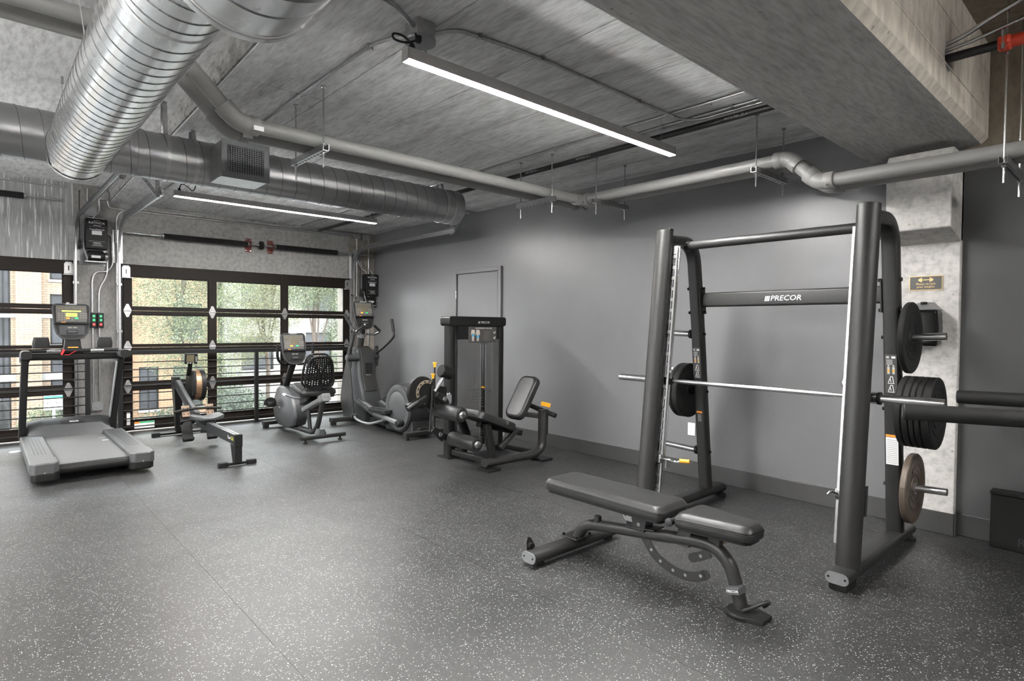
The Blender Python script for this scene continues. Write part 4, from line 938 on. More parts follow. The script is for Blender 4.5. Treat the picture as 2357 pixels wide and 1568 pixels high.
# barbell
bx, bz = 3.80, 1.030
t = thing('barbell', 'silver barbell held across the smith machine', 'barbell', (bx, 1.85, bz))
obj('shaft', MB().lathe([(.0125, 0), (.0125, .10), (.0155, .125), (.0155, 1.12), (.0125, 1.145), (.0125, 1.25)], (bx, 1.225, bz), (0, 1, 0), 20), STEEL, t)
for y0, s in ((1.155, -1), (2.53, 1)):
    obj('sleeve', MB().lathe([(.025, .0), (.025, .375), (.0235, .38), (.005, .381)], (bx, y0, bz), (0, s, 0), 24), STEEL, t)
    obj('carriage', MB().cyl((bx, y0 - s * .09, bz), (bx, y0 + s * .02, bz), .030, 20), BLACK, t)
    obj('collar', MB().lathe([(.025, .030), (.033, .033), (.033, .062), (.026, .063)], (bx, y0, bz), (0, s, 0), 28), CHROME, t)
    obj('stop_ring', MB().lathe([(.025, .064), (.036, .066), (.036, .080), (.026, .082)], (bx, y0, bz), (0, s, 0), 28), BLACK, t)
    obj('latch_arm', MB().bar((bx + .03, y0 - s * .06, bz - .10), (bx + .035, y0 - s * .06, bz + .10), .02, .012, (0, 1, 0)), DARK, t)
    obj('latch_hook', MB().tube(spline([(bx - .03, y0 - s * .10, bz + .02), (bx - .04, y0 - s * .105, bz + .07), (bx - .025, y0 - s * .11, bz + .10)]), .009, 8), CHROME, t)
# weight plates
BRZ = mat('bronze_rubber', (.085, .066, .050), .42, .25, .12, 20)  # plate rubber in a browner, lighter tone
def plate(label, x, y, z, th, out, m=RUBBER, R=.2225):
    t = thing('weight_plate', label, 'weight plate', (x, y, z), 'round weight plates on the storage horns')
    h = th / 2
    obj('plate_body', MB().lathe([(.0245, -h * .9), (.05, -h * .9), (.054, -h * .7), (.155, -h * .7), (.168, -h), (R - .006, -h), (R, -h + .006), (R, h - .006), (R - .006, h), (.168, h), (.155, h * .7), (.054, h * .7), (.05, h * .9), (.0245, h * .9), (.0245, -h * .9)], (x, y, z), (0, 1, 0), 56, False), m, t)
    obj('hub_insert', MB().lathe([(.0245, -h), (.036, -h), (.036, h), (.0245, h), (.0245, -h)], (x, y, z), (0, 1, 0), 28, False), SILV if m is BRZ else BLACK, t)
    for a0 in (.6, 3.4): obj('raised_band', MB().tube(arc((x, y + out * h * .74, z), .128, a0, a0 + 1.5, 14), (.012, .0025), 6, up=(0, 1, 0)), m, t)
    obj('raised_ring', MB().ring((x, y + out * h * .74, z), (0, 1, 0), .090, .003, 36, 6), m, t)
plate('single black plate on the top right horn of the smith machine', rpx(1.372), 1.069, 1.372, .032, -1)
y = 1.112
for th, lb in ((.038, 'innermost black plate of the right hand stack of five'), (.037, 'second black plate from the post in the right hand stack of five'), (.029, 'middle black plate of the right hand stack of five'), (.032, 'fourth black plate from the post in the right hand stack of five'), (.046, 'outermost and thickest black plate of the right hand stack of five')):
    plate(lb, rpx(.908), y - th / 2 - .002, .908, th - .002, -1); y -= th + .001
    if y > 1.08: pass
plate('bronze coloured plate on the lowest right horn', rpx(.41), 1.066, .410, .038, -1, BRZ)
plate('thick black plate next to the left post of the smith machine', rpx(.908), 2.646, .908, .052, 1)
plate('thin black plate outside the thick one on the left horn', rpx(.908), 2.692, .908, .034, 1)

# ---------------------------------------------------------------- adjustable bench
bx = 2.81
t = thing('weight_bench', 'black adjustable weight bench with flat pads in the foreground', 'bench', (bx, 1.95, 0))
cb = obj('cross_base', MB().sweep([(2.408, 2.490, .058), (3.19, 2.490, .058)], rrect(.112, .066, .032, 6), (0, 0, 1)), DARK, t)
for x, s in ((2.405, -1), (3.193, 1)):
    obj('end_cap', MB().sweep([(x, 2.490, .058), (x + s * .008, 2.490, .058)], rrect(.110, .064, .031, 6), (0, 0, 1)), SILV, cb)
    for dy in (-.036, .036): obj('cap_screw', MB().cyl((x + s * .008, 2.49 + dy, .060), (x + s * .0095, 2.49 + dy, .060), .006, 10), BLACK, cb)
    obj('rubber_foot', MB().box(x - s * .07 - .03, x - s * .07 + .03, 2.465, 2.515, 0, .026), RUBBER, cb)
hk = obj('transport_hook', MB().prism([(-.035, 0), (.03, 0), (.03, .02), (-.005, .075), (-.03, .085), (-.04, .05)], (0, .006, 0), (2.46, 2.528, .080), (1, 0, 0), (0, 0, 1)), DARK, t, .002)
obj('hook_roller', MB().cyl((2.445, 2.508, .11), (2.445, 2.534, .11), .018, 14), BLACK, hk)
P = fillet([(bx, 2.47, .085), (bx, 2.43, .165), (bx, 2.36, .200), (bx, 1.99, .250), (bx, 1.72, .286)], .10, 6)[:-1] + spline([(bx, 1.72, .286), (bx, 1.60, .298), (bx, 1.52, .285), (bx, 1.455, .23), (bx, 1.425, .16), (bx, 1.40, .08), (bx, 1.385, .018)], 6)
obj('spine_tube', MB().sweep(P, rrect(.064, .064, .026, 5), (1, 0, 0)), DARK, t)
obj('weld_plate', MB().box(2.74, 2.90, 2.42, 2.555, .093, .101), DARK, t, .003)
for x, yy in ((2.755, 2.435), (2.885, 2.435), (2.755, 2.54), (2.885, 2.54)): obj('bolt_head', MB().cyl((x, yy, .10), (x, yy, .115), .009, 6), BLACK, t)
ft = obj('front_foot', MB().lathe([(.082, 0), (.085, .006), (.085, .018), (.078, .024)], (bx, 1.375, 0), (0, 0, 1), 32).prism([(-.085, 0), (.085, 0), (.050, -.12), (-.050, -.12)], (0, 0, .022), (bx, 1.375, .001)), RUBBER, t, .002)
obj('pull_handle', MB().tube(spline([(bx - .02, 1.375, .025), (bx - .022, 1.335, .05), (bx - .02, 1.29, .085), (bx + .0, 1.255, .105), (bx + .02, 1.26, .09), (bx + .035, 1.29, .06)]), .0095, 10), DARK, t)
obj('name_plate', MB().cbox((bx - .035, 1.400, .128), (.070, .072, .034), (V((0, 1, -.25)), V((1, 0, 0)), V((0, .25, 1)))), GREYM, t, .003)
text('logo', 'PRECOR', .0165, (bx - .0718, 1.400, .128), (0, -1, .25), (0, .25, 1), WHITE, t, .0005, shear=.18)
# pads
def pad(name, corners, z0, z1, m, parent, board):
    """padded slab on polygon corners with soft chamfered top and a backing board"""
    c = V((sum(p[0] for p in corners) / len(corners), sum(p[1] for p in corners) / len(corners), 0)); n = len(corners); pts = []
    for i in range(n):
        a, b, d = V((*corners[i - 1], 0)), V((*corners[i], 0)), V((*corners[(i + 1) % n], 0))
        u, v = (a - b).normalized() * .045, (d - b).normalized() * .045
        for k in range(5):
            s = k / 4; pts.append((b + u) * (1 - s) ** 2 + b * 2 * s * (1 - s) + (b + v) * s * s)
    def ins(q, zz):
        out = []
        for p in pts:
            dv = p - c; L = dv.length; out.append(V((c.x + dv.x * (1 - q / abs(L)), c.y + dv.y * (1 - q / L * .6), zz)))
        return out
    mb = MB().loft([ins(.008, z0), ins(.0, z0 + .008), ins(0, z0 + .030), ins(.004, z0 + .036), ins(.0, z0 + .041), ins(.006, z1 - .024), ins(.034, z1 - .003), ins(.048, z1), ins(.10, z1 + .002)])
    o = obj(name, mb, m, parent, ang=50)
    obj('backing_board', MB().loft([ins(.03, z0 - board), ins(.03, z0)]), BLACK, o)
    obj('piping_seam', MB().tube([p + V((0, 0, 0)) for p in ins(-.0012, z0 + .036)], .0026, 5, closed=True), BLACK, o)
    return o
pad('back_pad', [(2.665, 2.64), (2.665, 1.765), (2.955, 1.765), (2.955, 2.64)], .392, .462, VINYL, t, .018)
pad('seat_pad', [(2.665, 1.70), (2.725, 1.305), (2.895, 1.305), (2.955, 1.70)], .388, .462, VINYL, t, .018)
br, _ = [obj('back_bracket', MB().prism([(-.04, 0), (.03, 0), (.055, .11), (-.065, .11)], (.006, 0, 0), (bx + q_, 1.985, .265), (0, 1, 0), (0, 0, 1)), DARK, t, .002) for q_ in (-.04, .034)]
obj('bracket_hole', MB().cyl((bx - .042, 1.98, .305), (bx - .0395, 1.98, .305), .011, 14), SILV, br)
obj('bracket_foot', MB().bar((bx, 2.07, .272), (bx, 1.87, .298), .10, .006), DARK, t, .002)
obj('pop_pin', MB().cyl((bx + .03, 1.90, .262), (bx + .085, 1.90, .262), .012, 14), CREAM, t)
obj('pop_pin', MB().cyl((bx + .03, 1.50, .325), (bx + .085, 1.50, .325), .012, 14), CREAM, t)
obj('stop_bumper', MB().lathe([(.024, 0), (.022, .035), (.018, .04)], (bx - .01, 2.30, .232), (0, 0, 1), 14), RUBBER, t)
obj('hinge_pivot', MB().cyl((bx - .10, 1.735, .395), (bx + .10, 1.735, .395), .016, 18), DARK, t)
for s in (-1, 1): obj('pivot_cap', MB().lathe([(.020, 0), (.022, .004), (.022, .018), (.016, .022)], (bx + s * .10, 1.735, .395), (s, 0, 0), 20), GREY, t)
obj('seat_post', MB().prism([(-.05, 0), (.035, 0), (.06, .15), (-.02, .15)], (.05, 0, 0), (bx - .025, 1.705, .255), (0, -1, 0), (0, 0, 1)), DARK, t, .003)
obj('seat_post', MB().prism([(-.03, 0), (.03, 0), (.035, .09), (-.04, .09)], (.04, 0, 0), (bx - .02, 1.53, .30), (0, -1, 0), (0, 0, 1)), DARK, t, .003)
# slotted adjustment arc
A = [(1.955, .245), (1.925, .20), (1.875, .150), (1.80, .115), (1.72, .100), (1.64, .110), (1.575, .140)]
C = spline([(bx - .018, a, b) for a, b in A], 5); mb = MB(); mb.sweep(C, rrect(.050, .006), (1, 0, 0)); q = obj('adjust_arc', mb, DARK, t, .001)
obj('arc_end', MB().cyl((bx - .021, 1.575, .140), (bx - .015, 1.575, .140), .025, 18), DARK, q)
for a, b in ((1.905, .178), (1.845, .132), (1.765, .106), (1.69, .103), (1.60, .127)):
    obj('arc_hole', MB().cyl((bx - .0225, a, b), (bx - .0205, a, b), .0085, 12), SILV, q)
q = obj('seat_arc', MB().sweep(spline([(bx - .018, 1.55, .262), (bx - .018, 1.60, .232), (bx - .018, 1.65, .208)], 5), rrect(.048, .006), (1, 0, 0)), DARK, t, .001)
obj('arc_end', MB().cyl((bx - .021, 1.65, .208), (bx - .015, 1.65, .208), .024, 18), DARK, q)
obj('arc_hole', MB().cyl((bx - .0225, 1.602, .231), (bx - .0205, 1.602, .231), .009, 12), SILV, q)
# ---------------------------------------------------------------- cardio consoles
def console(t, c, tilt, lit, w_=.32, h=.38):
    """rounded display head facing -Y, leaning back by tilt"""
    c = V(c); X = V((1, 0, 0)); U = V((0, sin(tilt), cos(tilt))); N = X.cross(U) * 1.0   # N = face normal (towards -Y)
    def out(k, d):
        pts = []
        prof = [(-.40, .5), (.40, .5), (.47, .46), (.5, .38), (.46, -.16), (.40, -.34), (.28, -.46), (.10, -.5), (-.10, -.5), (-.28, -.46), (-.40, -.34), (-.46, -.16), (-.5, .38), (-.47, .46)]
        return [c + X * (p[0] * w_ * k) + U * (p[1] * h * k) + N * d for p in prof]
    hd = obj('console_shell', MB().loft([out(.80, -.085), out(.98, -.05), out(1.0, -.01), out(.97, 0.0)]), BLACK, t, ang=50)
    ol = out(.955, .004); obj('console_rim', MB().tube([(a + b) / 2 for a, b in zip(out(1.0, -.01), ol)], .008, 6, up=N, closed=True), GREY, hd)
    def q(nm, x, z, sx, sz, m, d=.0018, th=.003): return obj(nm, MB().cbox(c + X * (x * w_) + U * (z * h) + N * d, (sx * w_, sz * h, th), (X, U, N)), m, hd)
    q('face_panel', 0, .22, .80, .46, DISP)
    q('lower_panel', 0, -.24, .66, .26, GREY if lit else BLACK)
    q('brand_badge', 0, .485, .30, .035, SILV, .003)
    for x in (-.29, -.10, .09, .28): q('key', x, .37, .15, .045, LCDOFF, .0035)
    q('profile_bar', .0, .29, .50, .035, LCD if lit else LCDOFF, .0035)
    q('screen', 0, .185, .30, .10, LCD if lit else LCDOFF, .0035)
    if lit: text('screen_digits', '3:00', .036, c + U * (.185 * h) + N * .0052, X, U, BLACK, hd, .0003)
    for i in range(4):
        for j in range(3):
            q('key', -.33 + j * .075, .22 - i * .058, .045, .026, KEYP, .0035)
            if i < 3: q('key', .24 + j * .075, .22 - i * .058, .045, .026, KEYP, .0035)
    q('stop_key', -.10, .09, .10, .045, ORNG, .004); q('start_key', .13, .09, .10, .045, GREEN, .004)
    for k in (.095, .05): q('key', .015, k, .04, .022, KEYP, .004)
    q('ledge', 0, -.055, .90, .030, BLACK, .012, .026)
    q('ledge_light', -.22, -.032, .12, .014, ORNG, .022, .004)
    q('key', -.06, -.17, .11, .035, KEYP, .0035); q('key', .08, -.17, .11, .035, KEYP, .0035)
    q('tray', 0, -.29, .30, .10, BLACK, .006, .012); q('tray_slot', 0, -.285, .22, .03, GREYM, .014, .004)
    return hd

# ---------------------------------------------------------------- treadmill
BELT = mat('treadmill_belt', g(.10), .6, 0, .08, 200, .2, 600)
RAILG = mat('treadmill_rail_grey', (.065, .066, .068), .42, .1, .05, 20)
t = thing('treadmill', 'grey and black treadmill with a lit console, facing the left window', 'treadmill', (.79, 7.45, 0))
for x0, x1, sg in ((.325, .520, -1), (1.060, 1.250, 1)):
    xo = x0 if sg < 0 else x1; xi = x1 if sg < 0 else x0
    sec = lambda y, k=1.0: [(x0, y, .10), (x1, y, .10), (x1, y, .19), (x1 - .01, y, .198), (x0 + .01, y, .198), (x0, y, .185)]
    sr = obj('side_rail', MB().loft([sec(6.70), sec(8.15)]), RAILG, t, .004)
    for k in range(4): obj('foot_groove', MB().box(x0 + .055 + k * .027, x0 + .062 + k * .027, 6.95, 7.95, .197, .1995), GREY, sr)
    cap_ = [(x0 - .006, 6.74), (x0 - .006, 6.50), (x0 + .03, 6.455), (x1 - .03, 6.455), (x1 + .006, 6.50), (x1 + .006, 6.74)]
    er = obj('rear_cap', MB().prism(cap_, (0, 0, .103), (0, 0, .100)), RAILG, t, .012, seg=3)
    obj('rear_cap_base', MB().prism([(p[0] * .985 + .0118, p[1]) for p in cap_], (0, 0, .085), (0, 0, .040)), BLACK, er, .015, seg=3)
    obj('cap_screw', MB().cyl(((x0 + x1) / 2, 6.4535, .12), ((x0 + x1) / 2, 6.457, .12), .007, 10), STEEL, er)
    lf = obj('levelling_foot', MB().lathe([(.040, 0), (.042, .006), (.014, .016), (.010, .02), (.010, .06)], ((x0 + x1) / 2 - sg * .10, 6.86, 0), (0, 0, 1), 18), BLACK, t)
    # uprights and side arms
    xu = .350 if sg < 0 else 1.165; xt = .368 if sg < 0 else 1.212
    up = obj('upright', MB().sweep([(xu, 8.25, .16), (xu, 8.20, .34), (xt, 8.0, 1.03)], rrect(.062, .105, .015), (0, 1, 0)), BLACK, t)
    if sg > 0: obj('upright_trim', MB().sweep([(xu - .037, 8.17, .35), (xt - .037, 7.975, 1.0)], rrect(.012, .07, .003), (0, 1, 0)), SILV, up)
    ar = obj('side_arm', MB().sweep(fillet([(xt, 8.06, 1.02), (xt, 7.98, 1.085), (xt + sg * .0, 7.72, 1.085)], .05), rrect(.088, .085, .028, 4), (0, 0, 1)), RAILG, t)
    obj('arm_end_cap', MB().sweep([(xt, 7.722, 1.085), (xt, 7.700, 1.085)], rrect(.084, .081, .027, 4), (0, 0, 1)), BLACK, ar)
    cx = .497 if sg < 0 else 1.05
    cup = obj('cup_holder', MB().loft([[(cx + a * k, 7.93 + b_ * k, z) for a, b_ in rrect(.15, .11, .03)] for z, k in ((1.145, .95), (1.20, .98), (1.262, .82))]), BLACK, t, .004)
obj('belt', MB().box(.522, 1.058, 6.56, 8.20, .150, .160), BELT, t)
obj('belt_print', MB().box(.985, 1.045, 7.62, 7.66, .1601, .1606), PRINT, t); obj('belt_print', MB().box(.975, 1.035, 7.80, 7.815, .1601, .1606), PRINT, t)
obj('rear_roller', MB().cyl((.505, 6.56, .118), (1.075, 6.56, .118), .044, 24), BLACK, t)
obj('deck', MB().box(.50, 1.08, 6.6, 8.2, .085, .149), BLACK, t)
hp = [(8.10, .10), (8.14, .165), (8.20, .29), (8.30, .345), (8.52, .33), (8.66, .24), (8.68, .06), (8.2, .06)]
hd = MB().loft([[(x, 8.39 + (p[0] - 8.39) * k, .06 + (p[1] - .06) * k) for p in hp] for x, k in ((.345, .70), (.40, .92), (.52, 1.0), (1.05, 1.0), (1.17, .92), (1.225, .70))])
ho = obj('motor_hood', hd, GREY, t, .01, ang=55)
obj('hood_badge', MB().cbox((.79, 8.215, .311), (.22, .03, .004), ((1, 0, 0), V((0, .07, .09)), V((0, -.09, .07)))), BLACK, ho)
text('lettering', 'PRECOR', .022, (.80, 8.2105, .313), (1, 0, 0), V((0, .07, .09)), WHITE, ho, .0005)
cbar = obj('crossbar', MB().sweep([(.38, 7.98, 1.055), (1.20, 7.98, 1.055)], rrect(.070, .075, .02), (0, 0, 1)), BLACK, t)
obj('heart_rate_bar', MB().cyl((.42, 7.90, 1.120), (1.17, 7.90, 1.120), .019, 16), BLACK, t)
for x in (.60, .98): obj('grip_sensor', MB().cyl((x - .06, 7.90, 1.120), (x + .06, 7.90, 1.120), .0205, 16), STEEL, t)
obj('console_neck', MB().loft([[(.77 + a, 7.99 + b_, z) for a, b_ in rrect(w2, .10, .02)] for z, w2 in ((1.09, .20), (1.16, .15), (1.27, .13))]), BLACK, t)
obj('orange_lamp', MB().box(.725, .815, 7.9375, 7.942, 1.148, 1.158), ORNG, t)
obj('safety_clip', MB().cbox((.675, 7.878, 1.105), (.02, .012, .06), (V((1, 0, -.4)), V((0, 1, 0)), V((.4, 0, 1)))), RED, t, .003)
obj('safety_cord', MB().tube(spline([(.69, 7.872, 1.08), (.72, 7.865, 1.075), (.76, 7.87, 1.10), (.79, 7.88, 1.115)]), .003, 6), RED, t)
console(t, (.765, 7.98, 1.432), radians(14), True, .335, .40)

# ---------------------------------------------------------------- rowing machine
rx = 1.93
t = thing('rowing_machine', 'black and grey rowing machine with a copper flywheel mesh', 'rowing machine', (rx, 7.3, 0))
rl = obj('monorail', MB().sweep([(rx, 6.20, .258), (rx, 7.85, .272)], [(-.022, -.055), (.022, -.055), (.030, -.03), (.030, .05), (-.030, .05), (-.030, -.03)], (0, 0, 1)), GREY, t)
obj('rail_top', MB().box(rx - .029, rx + .029, 6.21, 7.85, .3095, .312).box(rx - .006, rx + .006, 6.21, 7.85, .312, .318), STEEL, rl)
obj('rail_end', MB().box(rx - .036, rx + .036, 6.185, 6.235, .195, .316), BLACK, rl, .004)
text('lettering', 'Row', .052, (rx - .0305, 6.395, .262), (0, -1, 0), (0, 0, 1), WHITE, rl, .0004)
text('lettering', 'ERG', .052, (rx - .0305, 6.285, .262), (0, -1, 0), (0, 0, 1), LIME, rl, .0004)
obj('rear_leg', MB().loft([[(rx - .035, 6.235 - .04, .03), (rx + .035, 6.235 - .04, .03), (rx + .035, 6.275, .03), (rx - .035, 6.275, .03)], [(rx - .035, 6.195, .205), (rx + .035, 6.195, .205), (rx + .035, 6.345, .205), (rx - .035, 6.345, .205)]]), BLACK, t, .004)
for y, xa, xb in ((6.235, 1.765, 2.095), (8.46, 1.62, 2.24)):
    fo = obj('foot_bar', MB().bar((xa, y, .022), (xb, y, .022), .036, .026, (0, 0, 1), .005), BLACK, t)
    for x in (xa + .03, xb - .03): obj('foot_cap', MB().box(x - .045, x + .045, y - .026, y + .026, 0, .044), RUBBER, fo, .004)
obj('front_leg', MB().loft([[(rx - .06, 8.42, .04), (rx + .04, 8.42, .04), (rx + .04, 8.50, .04), (rx - .06, 8.50, .04)], [(rx - .09, 8.40, .74), (rx - .02, 8.40, .74), (rx - .02, 8.56, .74), (rx - .09, 8.56, .74)]]), BLACK, t, .006)
obj('housing_arm', MB().bar((rx - .05, 8.50, .70), (rx + .0, 7.66, .285), .070, .095, (0, .45, 1), .012), GREY, t)
obj('arm_face', MB().bar((rx - .048, 8.38, .702), (rx + .002, 7.70, .355), .040, .006, (0, .45, 1)), SILV, t)
fx0, fx1, fy, fz = 1.955, 2.115, 8.16, .655
obj('flywheel_shell', MB().lathe([(.05, 0), (.175, .0), (.195, .012), (.195, .035)], (fx0, fy, fz), (1, 0, 0), 40), BLACK, t)
obj('copper_mesh', MB().lathe([(.186, .035), (.186, .105)], (fx0, fy, fz), (1, 0, 0), 44, False), COPPER, t)
mr = obj('mesh_ribs', MB(), COPPER, t) if 0 else None
for k in range(40):
    a = 2 * pi * k / 40; obj('mesh_rib', MB().cbox((fx0 + .07, fy + .188 * cos(a), fz + .188 * sin(a)), (.072, .003, .005), ((1, 0, 0), (0, cos(a), sin(a)), (0, -sin(a), cos(a)))), COPPER, t)
obj('flywheel_rim', MB().lathe([(.17, .105), (.197, .105), (.200, .125), (.195, .155), (.05, .16)], (fx0, fy, fz), (1, 0, 0), 44), BLACK, t)
obj('flywheel_guard', MB().prism([(-.06, -.12), (.02, -.14), (.05, 0), (.02, .13), (-.05, .17), (-.09, .05)], (.03, 0, 0), (fx0 - .005, fy - .17, fz + .02), (0, 1, 0), (0, 0, 1)), BLACK, t, .006)
obj('monitor_arm', MB().sweep(spline([(rx + .01, 8.12, .78), (rx + .01, 8.06, .87), (rx, 7.99, .955)]), rrect(.050, .022, .006), (0, 1, 0)), BLACK, t)
mo_ = obj('monitor', MB().cbox((rx, 7.955, .995), (.140, .035, .128), ((1, 0, 0), (0, 1, .15), (0, -.15, 1))), BLACK, t, .006)
obj('monitor_screen', MB().cbox((rx - .012, 7.936, .998), (.082, .003, .088), ((1, 0, 0), (0, 1, .15), (0, -.15, 1))), LCDOFF, mo_)
for k in range(5): obj('monitor_key', MB().cbox((rx + .052, 7.934, .96 + k * .018), (.014, .004, .008), ((1, 0, 0), (0, 1, .15), (0, -.15, 1))), PRINT, mo_)
for k in range(3): obj('monitor_key', MB().cbox((rx - .04 + k * .03, 7.941, .942), (.016, .004, .008), ((1, 0, 0), (0, 1, .15), (0, -.15, 1))), PRINT, mo_)
obj('handle', MB().tube(spline([(rx - .255, 7.66, .395), (rx - .12, 7.66, .415), (rx, 7.665, .42), (rx + .12, 7.66, .418), (rx + .255, 7.66, .405)]), .0155, 12), RUBBER, t)
obj('handle_hub', MB().box(rx - .035, rx + .035, 7.655, 7.70, .405, .435), BLACK, t, .005)
obj('chain', MB().cyl((rx, 7.70, .42), (rx, 8.0, .50), .005, 6), STEEL, t)
Fu = V((0, .45, 1)).normalized(); Fn = V((0, -1, .45)).normalized()
for s in (-1, 1):
    fb = obj('footboard', MB().cbox((rx + s * .13, 7.62, .215), (.115, .018, .30), ((1, 0, 0), Fn, Fu)), BLACK, t, .005)
    ff = obj('flexfoot', MB().cbox((rx + s * .13, 7.665, .395), (.085, .014, .14), ((1, 0, 0), Fn, Fu)), TAN, t, .006)
    for i in range(3):
        for j in (-1, 1): obj('adjust_hole', MB().cbox(V((rx + s * .13 + j * .022, 7.665, .395)) + Fn * .008 + Fu * (.035 * (i - 1)), (.012, .002, .012), ((1, 0, 0), Fn, Fu)), BLACK, ff)
    obj('foot_strap', MB().sweep(spline([V((rx + s * .13 - .065, 7.62, .25)), V((rx + s * .13 - .05, 7.56, .29)), V((rx + s * .13, 7.53, .30)), V((rx + s * .13 + .05, 7.56, .29)), V((rx + s * .13 + .065, 7.62, .25))]), rrect(.028, .004), Fu), BLACK, t)
    obj('heel_cup', MB().cbox((rx + s * .13, 7.54, .085), (.11, .09, .035), ((1, 0, 0), Fn, Fu)), BLACK, t, .01)
obj('foot_beam', MB().cyl((rx - .19, 7.64, .24), (rx + .19, 7.64, .24), .016, 12), STEEL, t)
sp = MB(); 
def seat_ring(y, k): return [(rx + x * k, y, z) for x, z in ((-.165, .392), (-.16, .352), (-.10, .335), (0, .338), (.10, .335), (.16, .352), (.165, .392), (.12, .385), (.06, .368), (0, .366), (-.06, .368), (-.12, .385))]
obj('seat', MB().loft([seat_ring(7.17, .82), seat_ring(7.20, .97), seat_ring(7.30, 1.0), seat_ring(7.38, .96), seat_ring(7.42, .80)]), GREYM, t, .008, ang=60)
sc_ = obj('seat_carriage', MB().box(rx - .055, rx + .055, 7.20, 7.40, .285, .334), BLACK, t, .004)
for s in (-1, 1):
    for y in (7.23, 7.37): obj('seat_wheel', MB().cyl((rx + s * .03, y, .322), (rx + s * .052, y, .322), .016, 14), GREYM, sc_)

# ---------------------------------------------------------------- recumbent bike
bx = 3.10
t = thing('recumbent_bike', 'grey recumbent exercise bike with a perforated seat back', 'exercise bike', (bx, 7.5, 0))
rs = obj('rear_stabiliser', MB().bar((2.85, 6.87, .062), (3.40, 6.87, .062), .062, .048, (0, 0, 1), .014), DARK, t)
for x in (2.848, 3.402): obj('end_cap', MB().box(x - .004, x + .004, 6.84, 6.90, .039, .085), BLACK, rs, .003)
for x in (2.90, 3.34): obj('levelling_foot', MB().lathe([(.028, 0), (.028, .010), (.012, .014), (.012, .04)], (x, 6.87, 0), (0, 0, 1), 16), BLACK, rs)
fs = obj('front_stabiliser', MB().bar((2.90, 8.29, .062), (3.32, 8.29, .062), .085, .050, (0, 0, 1), .014), DARK, t)
for x in (2.94, 3.28): obj('foot_block', MB().box(x - .03, x + .03, 8.25, 8.33, 0, .04), RUBBER, fs, .004)
obj('main_tube', MB().tube(fillet([(bx, 8.28, .072), (bx, 7.5, .075), (bx, 7.02, .080), (bx, 6.83, .50)], .18, 10), (.036, .030), 16, up=(1, 0, 0)), DARK, t)
obj('tube_collar', MB().loft([[(bx + a, 6.90 + b_, z) for a, b_ in rrect(w2, .10, .02)] for z, w2 in ((.085, .12), (.10, .12), (.15, .075))]), GREYM, t)
obj('front_post', MB().tube([(bx, 7.20, .085), (bx, 7.26, .36)], (.030, .024), 14, up=(1, 0, 0)), DARK, t)
sr = obj('seat_rail', MB().bar((bx, 7.38, .330), (bx, 6.78, .545), .075, .060, (0, .35, 1), .012), SILV, t)
obj('rail_end_cap', MB().sweep([(bx, 6.85, .515), (bx, 6.735, .556)], rrect(.105, .095, .018), (0, .35, 1)), SILV, sr)
for s in (-.02, .02): obj('bolt_hole', MB().cyl((bx + s, 6.733, .557), (bx + s, 6.7345, .556), .007, 10), BLACK, sr)
ca = obj('seat_carriage', MB().prism([(7.36, .395), (7.14, .47), (7.10, .56), (7.36, .56)], (.14, 0, 0), (bx - .07, 0, 0), (0, 1, 0), (0, 0, 1)), BLACK, t, .006)
for y, z in ((7.32, .43), (7.26, .46), (7.18, .50)): obj('bolt_head', MB().cyl((bx - .075, y, z), (bx - .069, y, z), .010, 10), GREYM, ca)
st_ = MB().loft([[(bx + a * k, 7.10 + b_ * k2, z + .06 * (b_ > .1)) for a, b_ in rrect(.46, .42, .09, 5)] for z, k, k2 in ((.555, .90, .95), (.575, 1.0, 1.0), (.615, .98, .98), (.635, .86, .88))])
obj('seat_pad', st_, VINYL, t, ang=60)
for s in (-1, 1):
    hg = obj('seat_grip', MB().tube(fillet([(bx + s * .10, 7.0, .53), (bx + s * .25, 7.02, .53), (bx + s * .27, 7.30, .545)], .08), .014, 12), GREYM, t)
    obj('grip_tip', MB().cyl((bx + s * .27, 7.28, .544), (bx + s * .27, 7.37, .548), .017, 14), WHITE if s < 0 else BLACK, hg)
# perforated back
def bk(u, v, d=0.0):
    hw = .195 - .055 * v - .03 * max(0, v - .8) * 5 * 0; return V((bx - .015 + u * hw, 6.90 - .045 * v + d, .655 + .375 * v))
def loop(k, d, dz=0.0):
    pts = []
    for a in range(40):
        th = 2 * pi * a / 40; cu, sv = cos(th), sin(th); q = 4.2
        u = (abs(cu) ** (2 / q)) * (1 if cu > 0 else -1); v_ = (abs(sv) ** (2 / q)) * (1 if sv > 0 else -1)
        p = bk(u * k, .5 + .5 * v_ * k, d); p.z += dz; pts.append(p)
    return pts
obj('back_frame', MB().tube(loop(1.0, 0), .015, 8, up=(0, 1, 0), closed=True), BLACK, t)
obj('back_shell_rim', MB().tube(loop(1.06, .075, .022), .014, 8, up=(0, 1, 0), closed=True), BLACK, t)
fa, fb_ = loop(1.0, .004), loop(1.06, .071, .022)
for i in range(40):
    if i % 2 == 0: obj('side_slat', MB().bar(fa[i], fb_[i], .010, .004, (0, 0, 1)), BLACK, t)
for k in range(11):
    u = -.93 + 1.86 * k / 10; obj('back_slat', MB().bar(bk(u * .98, .02, .02), bk(u, .98, .02), .019, .005, (0, 1, 0)), BLACK, t)
for k in range(14):
    v_ = .06 + .88 * k / 13
    for j in range(10):
        u0 = -.93 + 1.86 * j / 10; z_ = v_ + .022 * (j % 2); obj('back_rib', MB().bar(bk(u0, z_, .022), bk(u0 + .186, z_, .022), .0125, .005, (0, 1, 0)), BLACK, t)
